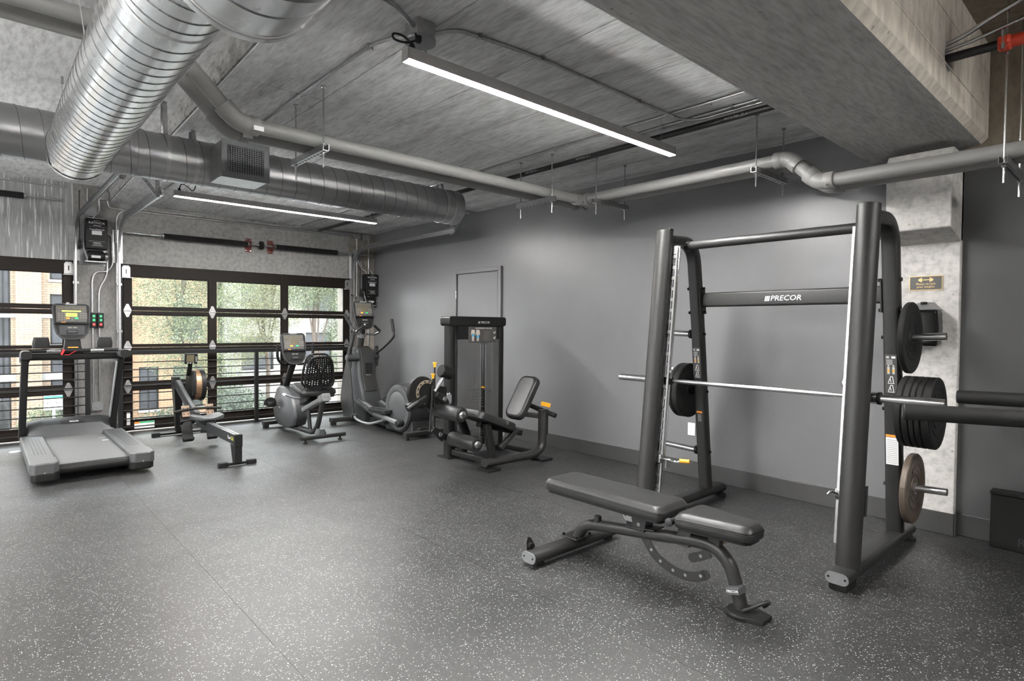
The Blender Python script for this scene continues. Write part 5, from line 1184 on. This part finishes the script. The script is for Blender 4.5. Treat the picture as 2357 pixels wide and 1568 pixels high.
for s in (-1, 1): obj('back_brace', MB().sweep(spline([bk(0, .02, -.006), bk(s * .08, .45, -.012), bk(s * .45, .75, -.01), bk(s * .8, .93, -.002)]), rrect(.026, .012, .004), (0, 1, 0)), BLACK, t)
obj('back_post', MB().bar((bx, 6.89, .70), (bx, 6.93, .53), .055, .035, (0, 1, 0), .008), BLACK, t)
shp = [(7.99, .595), (7.80, .585), (7.60, .47), (7.50, .36), (7.47, .24), (7.52, .12), (7.68, .065), (8.02, .065), (8.16, .14), (8.22, .28), (8.18, .42), (8.08, .56)]
sh = obj('drive_shroud', MB().loft([[(x, 7.85 + (p[0] - 7.85) * k, .32 + (p[1] - .32) * k) for p in shp] for x, k in ((bx - .095, .93), (bx - .080, .99), (bx - .06, 1.0), (bx + .06, 1.0), (bx + .080, .99), (bx + .095, .93))]), GREYM, t, ang=50)
obj('shroud_band', MB().loft([[(x, 7.85 + (p[0] - 7.85) * 1.004, .32 + (p[1] - .32) * 1.004) for p in shp] for x in (bx - .058, bx + .058)]), GREY, sh)
for y, z in ((7.92, .47), (7.72, .14)): obj('shroud_screw', MB().cyl((bx - .0975, y, z), (bx - .094, y, z), .007, 10), BLACK, sh)
for s in (-1, 1):
    cr_ = obj('crank_arm', MB().bar((bx + s * .105, 7.90, .31), (bx + s * .125, 7.90 + s * -.13, .31 + s * -.035), .022, .012, (1, 0, 0), .004), STEEL if s < 0 else BLACK, t)
    pc_ = V((bx + s * .185, 7.90 - s * .135, .31 - s * .035 + .01))
    pd = obj('pedal', MB().loft([[pc_ + V((a * k, b_ * k2, z)) for a, b_ in rrect(.10, .15, .03)] for z, k, k2 in ((-.035, .8, .9), (-.015, 1, 1), (.02, 1, 1), (.035, .85, .9))]), BLACK, t, .004)
    obj('pedal_strap', MB().sweep(arc(pc_ + V((0, .02, .0)), .062, radians(-15), radians(195), 10, (1, 0, 0), (0, 0, 1)), rrect(.05, .004), (0, 1, 0)), RUBBER, pd)
obj('neck_post', MB().tube([(bx, 8.02, .55), (bx, 7.73, .93)], (.046, .042), 18, up=(1, 0, 0)), BLACK, t)
hb = []
for s in (-1, 1): hb.append([(bx - .01 + s * .05, 7.72, .90), (bx - .01 + s * .14, 7.70, .905), (bx - .01 + s * .215, 7.66, .965), (bx - .01 + s * .235, 7.64, 1.05), (bx - .01 + s * .232, 7.63, 1.165)])
for p in hb: obj('handlebar', MB().tube(spline(p), .017, 12), BLACK, t)
console(t, (bx - .018, 7.66, 1.105), radians(13), False, .325, .415)

# ---------------------------------------------------------------- elliptical
ex = 4.22
t = thing('elliptical_trainer', 'grey elliptical trainer with two moving arms in the room corner', 'elliptical', (ex, 7.2, 0))
fs = obj('front_stabiliser', MB().bar((3.70, 7.90, .072), (4.70, 7.90, .072), .095, .062, (0, 0, 1), .014), DARK, t)
for x in (3.74, 4.66): obj('foot_block', MB().box(x - .03, x + .03, 7.86, 7.94, 0, .045), RUBBER, fs, .004)
bp_ = [(7.62, .045), (8.30, .045), (8.40, .30), (8.33, .62), (8.20, .92), (8.12, 1.06), (8.00, 1.11), (7.88, 1.07), (7.83, .90), (7.80, .66), (7.70, .48), (7.64, .30)]
bd = obj('drive_tower', MB().loft([[(x, 8.0 + (p[0] - 8.0) * k, .5 + (p[1] - .5) * k) for p in bp_] for x, k in ((ex - .15, .90), (ex - .135, .98), (ex - .10, 1.0), (ex + .10, 1.0), (ex + .135, .98), (ex + .15, .90))]), GREY, t, ang=50)
obj('tower_front', MB().sweep([(ex, 7.70, .47), (ex, 7.79, .68), (ex, 7.825, .90), (ex, 7.865, 1.06), (ex, 7.96, 1.10)], rrect(.19, .03, .01), (0, 1, 0)), DARK, bd)
obj('tower_recess', MB().cbox((ex + .01, 7.790, .80), (.10, .02, .15), ((1, 0, 0), (0, 1, -.13), (0, .13, 1))), BLACK, bd)
text('lettering', 'PRECOR', .020, (ex, 7.775, .70), (1, 0, 0), (0, .25, 1), PRINT, bd, .0005)
obj('neck_post', MB().tube([(ex - .01, 8.02, 1.06), (ex - .01, 7.93, 1.42)], (.050, .045), 18, up=(1, 0, 0)), DARK, t)
obj('neck_collar', MB().cyl((ex - .01, 7.975, 1.245), (ex - .01, 7.96, 1.30), .060, 20), SILV, t)
for s in (-1, 1):
    obj('fixed_handle', MB().tube(fillet([(ex - .01, 7.94, 1.30), (ex - .01 + s * .17, 7.90, 1.28), (ex - .01 + s * .20, 7.76, 1.33), (ex - .01 + s * .06, 7.74, 1.43)], .05, 6), .0155, 12), STEEL, t)
    obj('handle_grip', MB().cyl((ex - .01 + s * .185, 7.757, 1.34), (ex - .01 + s * .08, 7.742, 1.42), .019, 12), RUBBER, t)
console(t, (ex - .035, 7.84, 1.565), radians(13), False, .325, .415)
arms = {-1: [(3.95, 7.97, 1.57), (3.95, 7.80, 1.42), (3.95, 7.70, 1.34), (3.955, 7.74, 1.20), (3.96, 7.84, 1.02), (3.96, 7.86, .95)],
        1: [(4.50, 7.60, 1.51), (4.50, 7.55, 1.33), (4.50, 7.57, 1.24), (4.49, 7.80, 1.10), (4.47, 7.97, 1.01), (4.47, 8.02, .95)]}
low = {-1: [(3.96, 7.86, .95), (3.95, 7.82, .75), (3.95, 7.70, .14)], 1: [(4.47, 8.02, .95), (4.48, 8.06, .78), (4.49, 8.16, .30)]}
for s in (-1, 1):
    P = spline(arms[s], 6); aa = obj('swing_arm', MB().tube(P, .0175, 12), DARK, t)
    g0, g1 = V(arms[s][0]), V(arms[s][1]); obj('arm_grip', MB().cyl(g0, g1, .0215, 14), RUBBER, aa)
    hub = V(arms[s][-1])
    obj('arm_knuckle', MB().sweep([hub + V((0, -.03, .16)), hub, hub + V((0, -.03, -.14))], rrect(.05, .075, .02), (1, 0, 0), scale=[.7, 1.15, .6]), GREY, t, .006)
    obj('pivot_hub', MB().cyl((ex + s * .12, hub.y, hub.z), hub + V((s * .035, 0, 0)), .055, 22), GREY, t)
    obj('pivot_cap', MB().lathe([(.040, 0), (.040, .010), (.030, .014)], hub + V((s * .035, 0, 0)), (s, 0, 0), 20), GREYM, t)
    obj('lower_arm', MB().tube(spline(low[s], 6), .016, 12), DARK, t)
    yk, zk, yp, zp = (7.70, .14, 7.00, .285) if s < 0 else (8.14, .30, 7.50, .330)
    xa = 3.95 if s < 0 else 4.49
    lk = obj('link_tube', MB().tube(spline([(xa, yk, zk), (xa - s * -.0, yk - .12, zk - .05), (xa, yk - .45, zk - .06), (xa + s * -.02, yp - .12, zp - .11)]), .018, 12), SILV, t)
    obj('link_joint', MB().cyl((xa - .04, yk, zk), (xa + .04, yk, zk), .032, 16), GREY, t)
    xp = xa - s * -.0 + (-s) * .02
    pd = obj('pedal_tray', MB().loft([[(xp + a * k, yp + b_ * k2, zp + z) for a, b_ in rrect(.16, .42, .05)] for z, k, k2 in ((-.03, .86, .92), (-.015, .98, 1), (.025, 1.02, 1.02), (.026, .90, .94), (.0, .86, .92))]), GREY, t, .003)
    obj('pedal_tread', MB().box(xp - .062, xp + .062, yp - .17, yp + .17, zp + .0, zp + .006), RUBBER, pd)
    yr, zr = (6.42, .19) if s < 0 else (6.55, .40)
    ra = obj('pedal_rail', MB().bar((xp, yp + .15, zp - .05), (xp + s * .05, yr, zr), .045, .05, (0, 0, 1), .01), SILV if s < 0 else GREY, t)
    obj('rail_end_boot', MB().lathe([(.035, -.05), (.046, -.03), (.046, .03), (.035, .05)], (xp + s * .05, yr, zr), (1, 0, 0), 18), RUBBER, ra)
for s in (-1, 1):
    obj('ramp', MB().bar((ex + s * .13, 7.82, .335), (ex + s * .13, 6.98, .120), .13, .055, (0, 0, 1), .008), GREY, t)
    obj('ramp_track', MB().bar((ex + s * .13, 7.80, .362), (ex + s * .13, 7.0, .150), .05, .006, (0, 0, 1)), SILV, t)
obj('base_beam', MB().bar((ex, 7.7, .075), (ex, 6.3, .075), .16, .09, (0, 0, 1), .012), DARK, t)
wh = obj('wheel_housing', MB().lathe([(.20, -.02), (.285, -.015), (.315, 0), (.325, .03), (.325, .27), (.315, .30), (.285, .315), (.20, .32)], (ex - .15, 6.70, .345), (1, 0, 0), 56), GREY, t)
obj('wheel_cover', MB().lathe([(.02, -.030), (.10, -.030), (.20, -.026), (.215, -.018), (.235, -.026), (.285, -.022), (.287, -.01)], (ex - .15, 6.70, .345), (1, 0, 0), 56), GREYM, wh)
obj('cover_ring', MB().ring((ex - .150, 6.70, .345), (1, 0, 0), .312, .006, 56, 6), BLACK, wh)
obj('housing_skirt', MB().prism([(6.36, .03), (7.05, .03), (7.02, .20), (6.92, .12), (6.48, .12), (6.40, .2)], (.30, 0, 0), (ex - .14, 0, 0), (0, 1, 0), (0, 0, 1)), GREY, t, .01)
rs = obj('rear_stabiliser', MB().bar((3.90, 6.27, .068), (4.60, 6.27, .068), .085, .058, (0, 0, 1), .012), DARK, t)
for x in (3.95, 4.55): obj('levelling_foot', MB().lathe([(.026, 0), (.026, .008), (.010, .012), (.010, .045)], (x, 6.27, 0), (0, 0, 1), 14), BLACK, rs)

# ---------------------------------------------------------------- leg extension machine
def shroud_mat():
    m = bpy.data.materials.new('smoked_shroud'); m.use_nodes = True; nt_ = m.node_tree; b = nt_.nodes['Principled BSDF']; o = nt_.nodes['Material Output']
    b.inputs['Base Color'].default_value = (.12, .12, .125, 1); b.inputs['Roughness'].default_value = .12
    n = noise(nt_, 4); r = ramp(nt_, n.outputs['Fac'], [(.3, g(.10)), (.7, g(.14))]); nt_.links.new(r.outputs['Color'], b.inputs['Base Color'])
    tr = nt_.nodes.new('ShaderNodeBsdfTransparent'); tr.inputs['Color'].default_value = (.9, .9, .92, 1); mx = nt_.nodes.new('ShaderNodeMixShader'); mx.inputs['Fac'].default_value = .62
    nt_.links.new(tr.outputs[0], mx.inputs[1]); nt_.links.new(b.outputs[0], mx.inputs[2]); nt_.links.new(mx.outputs[0], o.inputs['Surface']); return m
SMOKE = shroud_mat()
t = thing('leg_extension_machine', 'black leg extension machine with a tall weight stack tower', 'gym machine', (3.95, 4.85, 0))
ty = 5.20
for x in (3.795, 4.487):
    u_ = obj('tower_upright', MB().sweep([(x, ty, .012), (x, ty, 1.44)], rrect(.10, .13, .045, 6), (0, 1, 0)), BLACK, t)
    obj('foot_plate', MB().box(x - .085, x + .085, ty - .10, ty + .10, 0, .012), BLACK, u_, .003)
hd = obj('tower_header', MB().sweep([(4.132, ty - .085, 1.474), (4.132, ty + .09, 1.474)], rrect(.805, .104, .03, 5), (0, 0, 1)), BLACK, t, .006)
text('logo', 'PRECOR', .034, (4.215, ty - .0925, 1.462), (1, 0, 0), (0, 0, 1), PRINT, hd, .0006, shear=.18)
for k in range(3): obj('logo_stroke', MB().prism([(0, -.012), (.005, -.012), (.010, .012), (.005, .012)], (0, -.0006, 0), (4.113 + k * .009, ty - .0925, 1.462), (1, 0, 0), (0, 0, 1)), PRINT, hd)
obj('upper_panel', MB().box(3.845, 4.437, ty - .075, ty - .060, 1.276, 1.425), BLACK, t)
for a, b_ in ((3.850, 4.165), (4.245, 4.435)): obj('shroud_panel', MB().box(a, b_, ty - .072, ty - .066, .06, 1.276), SMOKE, t)
obj('shroud_panel', MB().box(4.165, 4.245, ty - .072, ty - .066, 1.225, 1.276), SMOKE, t)
obj('shroud_back', MB().box(3.850, 4.435, ty + .06, ty + .066, .06, 1.42), SMOKE, t)
for x in (4.17, 4.24): obj('slot_trim', MB().cyl((x, ty - .07, .10), (x, ty - .07, 1.22), .006, 8), STEEL, t)
for x in (4.15, 4.26): obj('guide_rod', MB().cyl((x, ty, .05), (x, ty, 1.42), .011, 12), CHROME, t)
obj('selector_rod', MB().cyl((4.205, ty - .02, .70), (4.205, ty - .02, 1.25), .010, 12), CHROME, t)
for k in range(18):
    z = .09 + k * .0345; s_ = obj('stack_plate', MB().box(4.06, 4.35, ty - .055, ty + .045, z, z + .031), BLACK, t, .002)
    obj('plate_number', MB().box(4.198, 4.212, ty - .0562, ty - .055, z + .011, z + .020), KEYP, s_)
obj('stack_pin', MB().cyl((4.205, ty - .09, .735), (4.205, ty - .05, .735), .010, 10), YELL, t)
# instruction placard
pl = obj('placard', MB().box(3.992, 4.393, ty - .0795, ty - .0745, 1.240, 1.414), DISP, t, .003); py = ty - .0798
text('lettering', 'LEG EXTENSION / LEG CURL', .0185, (4.205, py, 1.398), (1, 0, 0), (0, 0, 1), WHITE, pl, .0004)
for cx_ in (4.052, 4.120):
    obj('body_figure', MB().prism([(-.022, .03), (.022, .03), (.030, -.02), (.026, -.035), (.017, .0), (.016, -.03), (.013, -.095), (.005, -.095), (0, -.035), (-.005, -.095), (-.013, -.095), (-.016, -.03), (-.017, 0), (-.026, -.035), (-.030, -.02)], (0, -.0006, 0), (cx_, py, 1.350), (1, 0, 0), (0, 0, 1)), SKIN, pl)
    zz = -.045 if cx_ < 4.1 else -.06
    for s in (-1, 1): obj('muscle_mark', MB().prism([(-.0075, 0), (.0075, 0), (.006, .034), (-.007, .034)], (0, -.0006, 0), (cx_ + s * .0095, py - .0006, 1.350 + zz), (1, 0, 0), (0, 0, 1)), BLUE, pl)
for k in range(8): obj('placard_print', MB().box(4.205, 4.205 + .10 - .012 * (k % 3), py - .0006, py, 1.260 + k * .0145, 1.264 + k * .0145), KEYP, pl)
for zz in (1.345, 1.285): obj('leg_drawing', MB().tube([(4.345, py, zz + .012), (4.365, py, zz - .008), (4.372, py, zz + .022)], .004, 6), WHITE, pl)
# frame
obj('base_beam', MB().tube(fillet([(3.68, 4.46, .075), (4.34, 4.45, .075), (4.47, 4.45, .13), (4.485, 4.45, .52)], .16, 10), (.042, .052), 18, up=(0, 1, 0)), DARK, t)
for x in (3.74, 4.47): obj('foot_plate', MB().box(x - .085, x + .075, 4.36, 4.54, 0, .025), BLACK, t, .004)
obj('floor_tube', MB().bar((3.80, 5.12, .06), (3.78, 4.50, .075), .06, .06, (0, 0, 1), .012), BLACK, t)
obj('floor_tube', MB().bar((4.47, 5.12, .05), (4.47, 4.52, .06), .05, .05, (0, 0, 1), .012), BLACK, t)
obj('front_leg', MB().bar((3.80, 4.47, .085), (3.735, 4.49, .46), .075, .060, (0, 1, 0), .014), BLACK, t)
obj('curved_strut', MB().tube(spline([(3.60, 4.78, .52), (3.70, 4.84, .42), (3.80, 4.90, .25), (3.83, 5.0, .08)]), (.045, .04), 14), BLACK, t)
obj('diagonal_strut', MB().bar((3.98, 4.56, .17), (4.16, 4.50, .36), .05, .05, (0, 0, 1), .01), DARK, t)
obj('post_sleeve', MB().bar((4.485, 4.45, .27), (4.485, 4.45, .535), .098, .070, (0, 1, 0), .012), DARK, t)
obj('back_tube', MB().bar((4.48, 4.50, .46), (4.26, 4.62, .50), .07, .05, (0, 0, 1), .01), DARK, t)
obj('side_handle', MB().cyl((4.50, 4.72, .565), (4.56, 4.34, .475), .026, 16), RUBBER, t)
obj('adjust_lever', MB().cbox((4.53, 4.46, .585), (.12, .012, .045), (V((1, -.3, -.28)), V((.3, 1, .0)), V((.28, 0, 1)))), YELL, t, .005)
def slab(name, c, L, W, T, ax, m, r=.06, top=None):
    """padded board centre c, length along ax[0], width along ax[1], thick along ax[2]"""
    c = V(c); X, Y, Z = [V(a).normalized() for a in ax]
    rg = lambda k, d: [c + X * (a * (1 - k / L * 2)) + Y * (b_ * (1 - k / W * 2)) + Z * d for a, b_ in rrect(L, W, r, 5)]
    o = obj(name, MB().loft([rg(.01, -T / 2), rg(0, -T / 2 + .008), rg(0, T / 2 - .022), rg(.006, T / 2 - .010), rg(.018, T / 2 - .002), rg(.03, T / 2)]), m, t, ang=50)
    if top: obj('pad_face', MB().loft([rg(.028, T / 2 - .001), rg(.034, T / 2 + .0015)]), top, o)
    return o
bd_ = V((.27, 0, .43)).normalized(); bn = V((-.43, 0, .27)).normalized()
slab('back_pad', (4.318, 4.60, .665), .50, .27, .075, (bd_, (0, 1, 0), bn), VINYL, .075, VINYLG)
sd = V((.53, 0, -.20)).normalized(); sn = V((.20, 0, .53)).normalized()
slab('seat_pad', (3.845, 4.64, .475), .52, .44, .085, (sd, (0, 1, 0), sn), VINYL, .06)
obj('seat_knob', MB().cyl((3.93, 4.40, .455), (3.93, 4.425, .455), .020, 16), STEEL, t)
obj('seat_beam', MB().bar((3.72, 4.60, .44), (4.25, 4.56, .30), .08, .06, (0, 0, 1), .012), BLACK, t)
# lever unit
cam_ = obj('cam_disc', MB().lathe([(.05, 0), (.150, .0), (.158, .008), (.158, .034), (.150, .042), (.05, .042)], (3.235, 4.88, .765), (0, 1, 0), 48), BLACK, t)
ar_ = MB().sweep(arc((3.275, 4.868, .765), .105, radians(60), radians(262), 24), rrect(.032, .010, .003), (0, 1, 0)); so = obj('range_sector', ar_, mat('pale_brass', (.30, .25, .19), .4, .6, .08, 30), t)
for k in range(7):
    a = radians(75 + k * 28); obj('sector_hole', MB().cyl((3.275 + .105 * cos(a), 4.8615, .765 + .105 * sin(a)), (3.275 + .105 * cos(a), 4.864, .765 + .105 * sin(a)), .009, 8), BLACK, so)
obj('cam_arm', MB().bar((3.06, 4.86, .625), (3.25, 4.86, .715), .075, .09, (0, 1, 0), .02), BLACK, t)
obj('arm_edge', MB().bar((3.02, 4.80, .635), (3.13, 4.80, .695), .018, .02, (0, 1, 0)), GREYM, t)
obj('lever_frame', MB().prism([(3.30, .83), (3.56, .80), (3.56, .64), (3.74, .55), (3.70, .48), (3.40, .62)], (0, .05, 0), (0, 4.92, 0), (1, 0, 0), (0, 0, 1)), BLACK, t, .006)
for (a, b_) in (((3.325, 4.84, .83), (3.30, 4.84, .38)), ((3.375, 4.86, .80), (3.36, 4.86, .42))): obj('link_rod', MB().bar(a, b_, .022, .016, (0, 1, 0), .005), DARK, t)
for c_, d_ in (((3.345, 4.80, .75), (3.43, 4.80, .695)), ((3.30, 4.80, .41), (3.385, 4.80, .350))):
    lk = obj('pivot_link', MB().sweep([c_, d_, V(d_) + V((.05, 0, -.06))], rrect(.075, .035, .015), (0, 1, 0), scale=[.8, 1.1, .8]), BLACK, t, .006)
    obj('pivot_bolt', MB().lathe([(.026, 0), (.026, .008), (.014, .012), (.012, .006)], V(d_) + V((0, -.018, 0)), (0, -1, 0), 20), STEEL, lk)
obj('shield_plate', MB().prism([(-.03, -.07), (.03, -.05), (.035, .03), (.01, .06), (-.02, .04)], (0, .006, 0), (3.52, 4.83, .69), (1, 0, 0), (0, 0, 1)), SILV, t, .002)
obj('weight_arm', MB().cyl((3.365, 4.86, .77), (3.475, 4.86, .91), .018, 14), TAN if 0 else SILV, t)
obj('counterweight', MB().lathe([(.058, 0), (.064, .006), (.064, .125), (.058, .131)], (3.435, 4.86, .975), V((.93, .0, -.30)), 32), BLACK, t)
for a, b_ in (((3.365, 4.86, .80), (3.365, 4.86, 1.055)), ((3.335, 4.84, .80), (3.332, 4.84, .945))):
    rd = obj('pull_rod', MB().cyl(a, b_, .0085, 10), BLACK, t)
    obj('yellow_knob', MB().lathe([(.012, -.045), (.013, -.02), (.019, -.006), (.021, 0), (.019, .004)], b_, (0, 0, 1), 16), YELL, rd)
obj('side_label', MB().box(3.738, 3.744, 5.16, 5.22, .50, .70), PRINT, t)
for x, z, y0, y1, rx0 in ((3.40, .578, 4.45, 4.87, 3.30), (3.585, .272, 4.45, 4.87, 3.40)):
    obj('roller_rod', MB().cyl((x, y1 - .05, z), (x, y1 + .12, z), .021, 14), STEEL, t)
    obj('rod_collar', MB().lathe([(.030, 0), (.034, .006), (.034, .03), (.030, .036)], (x, y1 + .08, z), (0, 1, 0), 18), BLACK, t)
    rp_ = obj('roller_pad', MB().lathe([(.050, 0), (.066, .004), (.072, .014), (.072, y1 - y0 - .014), (.066, y1 - y0 - .004), (.03, y1 - y0)], (x, y0, z), (0, 1, 0), 36), VINYL, t)
    obj('roller_cap', MB().lathe([(.02, .0), (.058, -.0), (.064, .004), (.064, .010)], (x, y0 - .004, z), (0, 1, 0), 32), BLACK, rp_)
    for k in range(24): a = 2 * pi * k / 24; obj('cap_rib', MB().cbox((x + .053 * cos(a), y0 - .006, z + .053 * sin(a)), (.016, .005, .004), ((cos(a), 0, sin(a)), (0, 1, 0), (-sin(a), 0, cos(a)))), GREY, rp_)
    obj('cap_dome', MB().lathe([(.040, 0), (.038, .008), (.028, .016), (.012, .020), (.001, .021)], (x, y0 - .004, z), (0, -1, 0), 28), STEEL, rp_)
    obj('cap_screw', MB().cyl((x, y0 - .0255, z), (x, y0 - .023, z), .007, 6), BLACK, rp_)
obj('roller_link', MB().bar((3.385, 4.90, .36), (3.585, 4.90, .272), .05, .03, (0, 1, 0), .01), BLACK, t)
obj('roller_link', MB().bar((3.24, 4.93, .70), (3.40, 4.93, .578), .06, .03, (0, 1, 0), .01), BLACK, t)
# ---------------------------------------------------------------- signs and small fittings
t = thing('rerack_sign', 'small black and gold sign on the column asking to re-rack weights', 'sign', (4.99, 1.15, 1.754))
obj('sign_border', MB().box(4.984, 4.9895, 1.052, 1.249, 1.704, 1.804), BRASS, t)
obj('sign_plate', MB().box(4.9832, 4.9845, 1.056, 1.245, 1.708, 1.800), DISP, t)
for s, k in (('Please re-rack', 1.748), ('your weights', 1.728)): text('lettering', s, .0205, (4.983, 1.150, k), (0, -1, 0), (0, 0, 1), BRASS, t, .0005)
ic = MB().box(4.9825, 4.9833, 1.128, 1.172, 1.774, 1.779)
db = obj('dumbbell_icon', ic, BRASS, t)
for s in (-1, 1):
    for d, h in ((.026, .015), (.034, .011), (.041, .006)): obj('icon_plate', MB().box(4.9825, 4.9833, 1.150 + s * d - .0032, 1.150 + s * d + .0032, 1.7765 - h, 1.7765 + h), BRASS, db)
t = thing('wipe_dispenser', 'glossy black wipe dispenser on the column behind the top plate', 'dispenser', (4.99, 1.145, 1.44))
GLOSS = mat('glossy_black_plastic', g(.006), .16, 0, .05, 10, spec=.2)
prof = [(-.10, -.135), (.10, -.135), (.108, -.02), (.100, .115), (-.100, .115), (-.108, -.02)]
obj('dispenser_body', MB().loft([[(x, 1.145 + p[0] * k, 1.445 + p[1] * k) for p in prof] for x, k in ((4.989, .96), (4.86, 1.0), (4.835, .985), (4.822, .93))]), GLOSS, t, .012, seg=3, ang=50)
obj('dispenser_lid', MB().loft([[(4.989, 1.045, 1.562), (4.989, 1.245, 1.562), (4.85, 1.225, 1.562), (4.85, 1.065, 1.562)], [(4.989, 1.095, 1.618), (4.989, 1.20, 1.618), (4.92, 1.19, 1.60), (4.92, 1.105, 1.60)]]), SILV, t, .006)
obj('lid_lock', MB().cyl((4.93, 1.145, 1.60), (4.93, 1.145, 1.618), .02, 14), BLACK, t)
t = thing('wall_outlet', 'white wall outlet above the baseboard behind the rack', 'outlet', (XA, 3.016, .458))
obj('cover_plate', MB().box(XA - .006, XA, 2.978, 3.054, .398, .518), WHITE, t, .002)
for z in (.480, .436):
    r_ = obj('receptacle', MB().sweep([(XA - .0058, 3.016, z), (XA - .0075, 3.016, z)], rrect(.033, .028, .010), (0, 0, 1)), WHITE, t)
    for dy in (-.006, .006): obj('slot', MB().box(XA - .0079, XA - .0074, 3.016 + dy - .001, 3.016 + dy + .001, z + .001, z + .009), BLACK, r_)
    obj('slot', MB().cyl((XA - .0079, 3.016, z - .007), (XA - .0074, 3.016, z - .007), .0025, 8), BLACK, r_)
# plyo box against the wall
t = thing('plyo_box', 'low black box on the floor at the right picture edge', 'box', (4.99, .45, 0))
obj('box_shell', MB().box(4.935, 5.03, .16, .750, 0, .350), RUBBER, t, .006)
obj('box_lid', MB().box(4.930, 5.032, .155, .754, .350, .372), RUBBER, t, .004)
text('lettering', 'R', .075, (4.9335, .588, .062), (0, -1, 0), (0, 0, 1), GREY, t, .0006)
obj('lid_slot', MB().box(4.965, 4.99, .25, .62, .372, .3735), BLACK, t)
t = thing('foam_wedge', 'dark foam block lying on top of the low black box', 'foam block', (4.99, .40, .374))
obj('foam_body', MB().prism([(.60, .374), (.10, .374), (.10, .44), (.45, .44)], (.07, 0, 0), (4.95, 0, 0), (0, 1, 0), (0, 0, 1)), RUBBER, t, .008)
# padded arms reaching in from the right
t = thing('padded_arm_station', 'exercise station whose two padded black bars reach in at the right edge', 'gym machine', (3.75, -.35, 0))
for nm, a, b_, r in (('padded_bar', (3.117, .793, 1.05), (3.41, -.01, 1.05), .037), ('padded_bar', (4.064, .776, 1.05), (4.19, .33, 1.05), .038)):
    a, b_ = V(a), V(b_); d = (b_ - a).normalized()
    pb_ = obj(nm, MB().lathe([(r * .86, 0), (r * .97, .004), (r, .014), (r, (b_ - a).length)], a, d, 32), RUBBER, t)
    obj('bar_tube', MB().cyl(b_ - d * .05, b_ + d * .42, .024, 16), DARK, t)
    obj('bar_end_cap', MB().cyl(a - d * .003, a + d * .002, r * .82, 24), GREY, pb_)
q0, q1 = V((3.41, -.01, 1.05)) + V((3.41 - 3.117, -.01 - .793, 0)).normalized() * .42, V((4.19, .33, 1.05)) + V((4.19 - 4.064, .33 - .776, 0)).normalized() * .42
obj('cross_tube', MB().bar(q0 - V((.05, .02, 0)), q1 + V((.05, .02, 0)), .07, .07, (0, 0, 1), .012), DARK, t)
for q in (q0, q1):
    obj('upright', MB().bar((q.x, q.y, 0), (q.x, q.y, 1.6), .08, .08, (0, 1, 0), .012), DARK, t); obj('foot', MB().bar((q.x, q.y - .3, .035), (q.x, q.y + .20, .035), .08, .07, (0, 0, 1), .012), DARK, t)
# little floor disc beside the treadmill
t = thing('floor_cap', 'pale round floor cap beside the treadmill', 'floor cap', (.365, 8.44, 0))
obj('cap_disc', MB().lathe([(.055, 0), (.055, .003), (.045, .006)], (.30, 8.42, 0), (0, 0, 1), 24), WHITE, t)
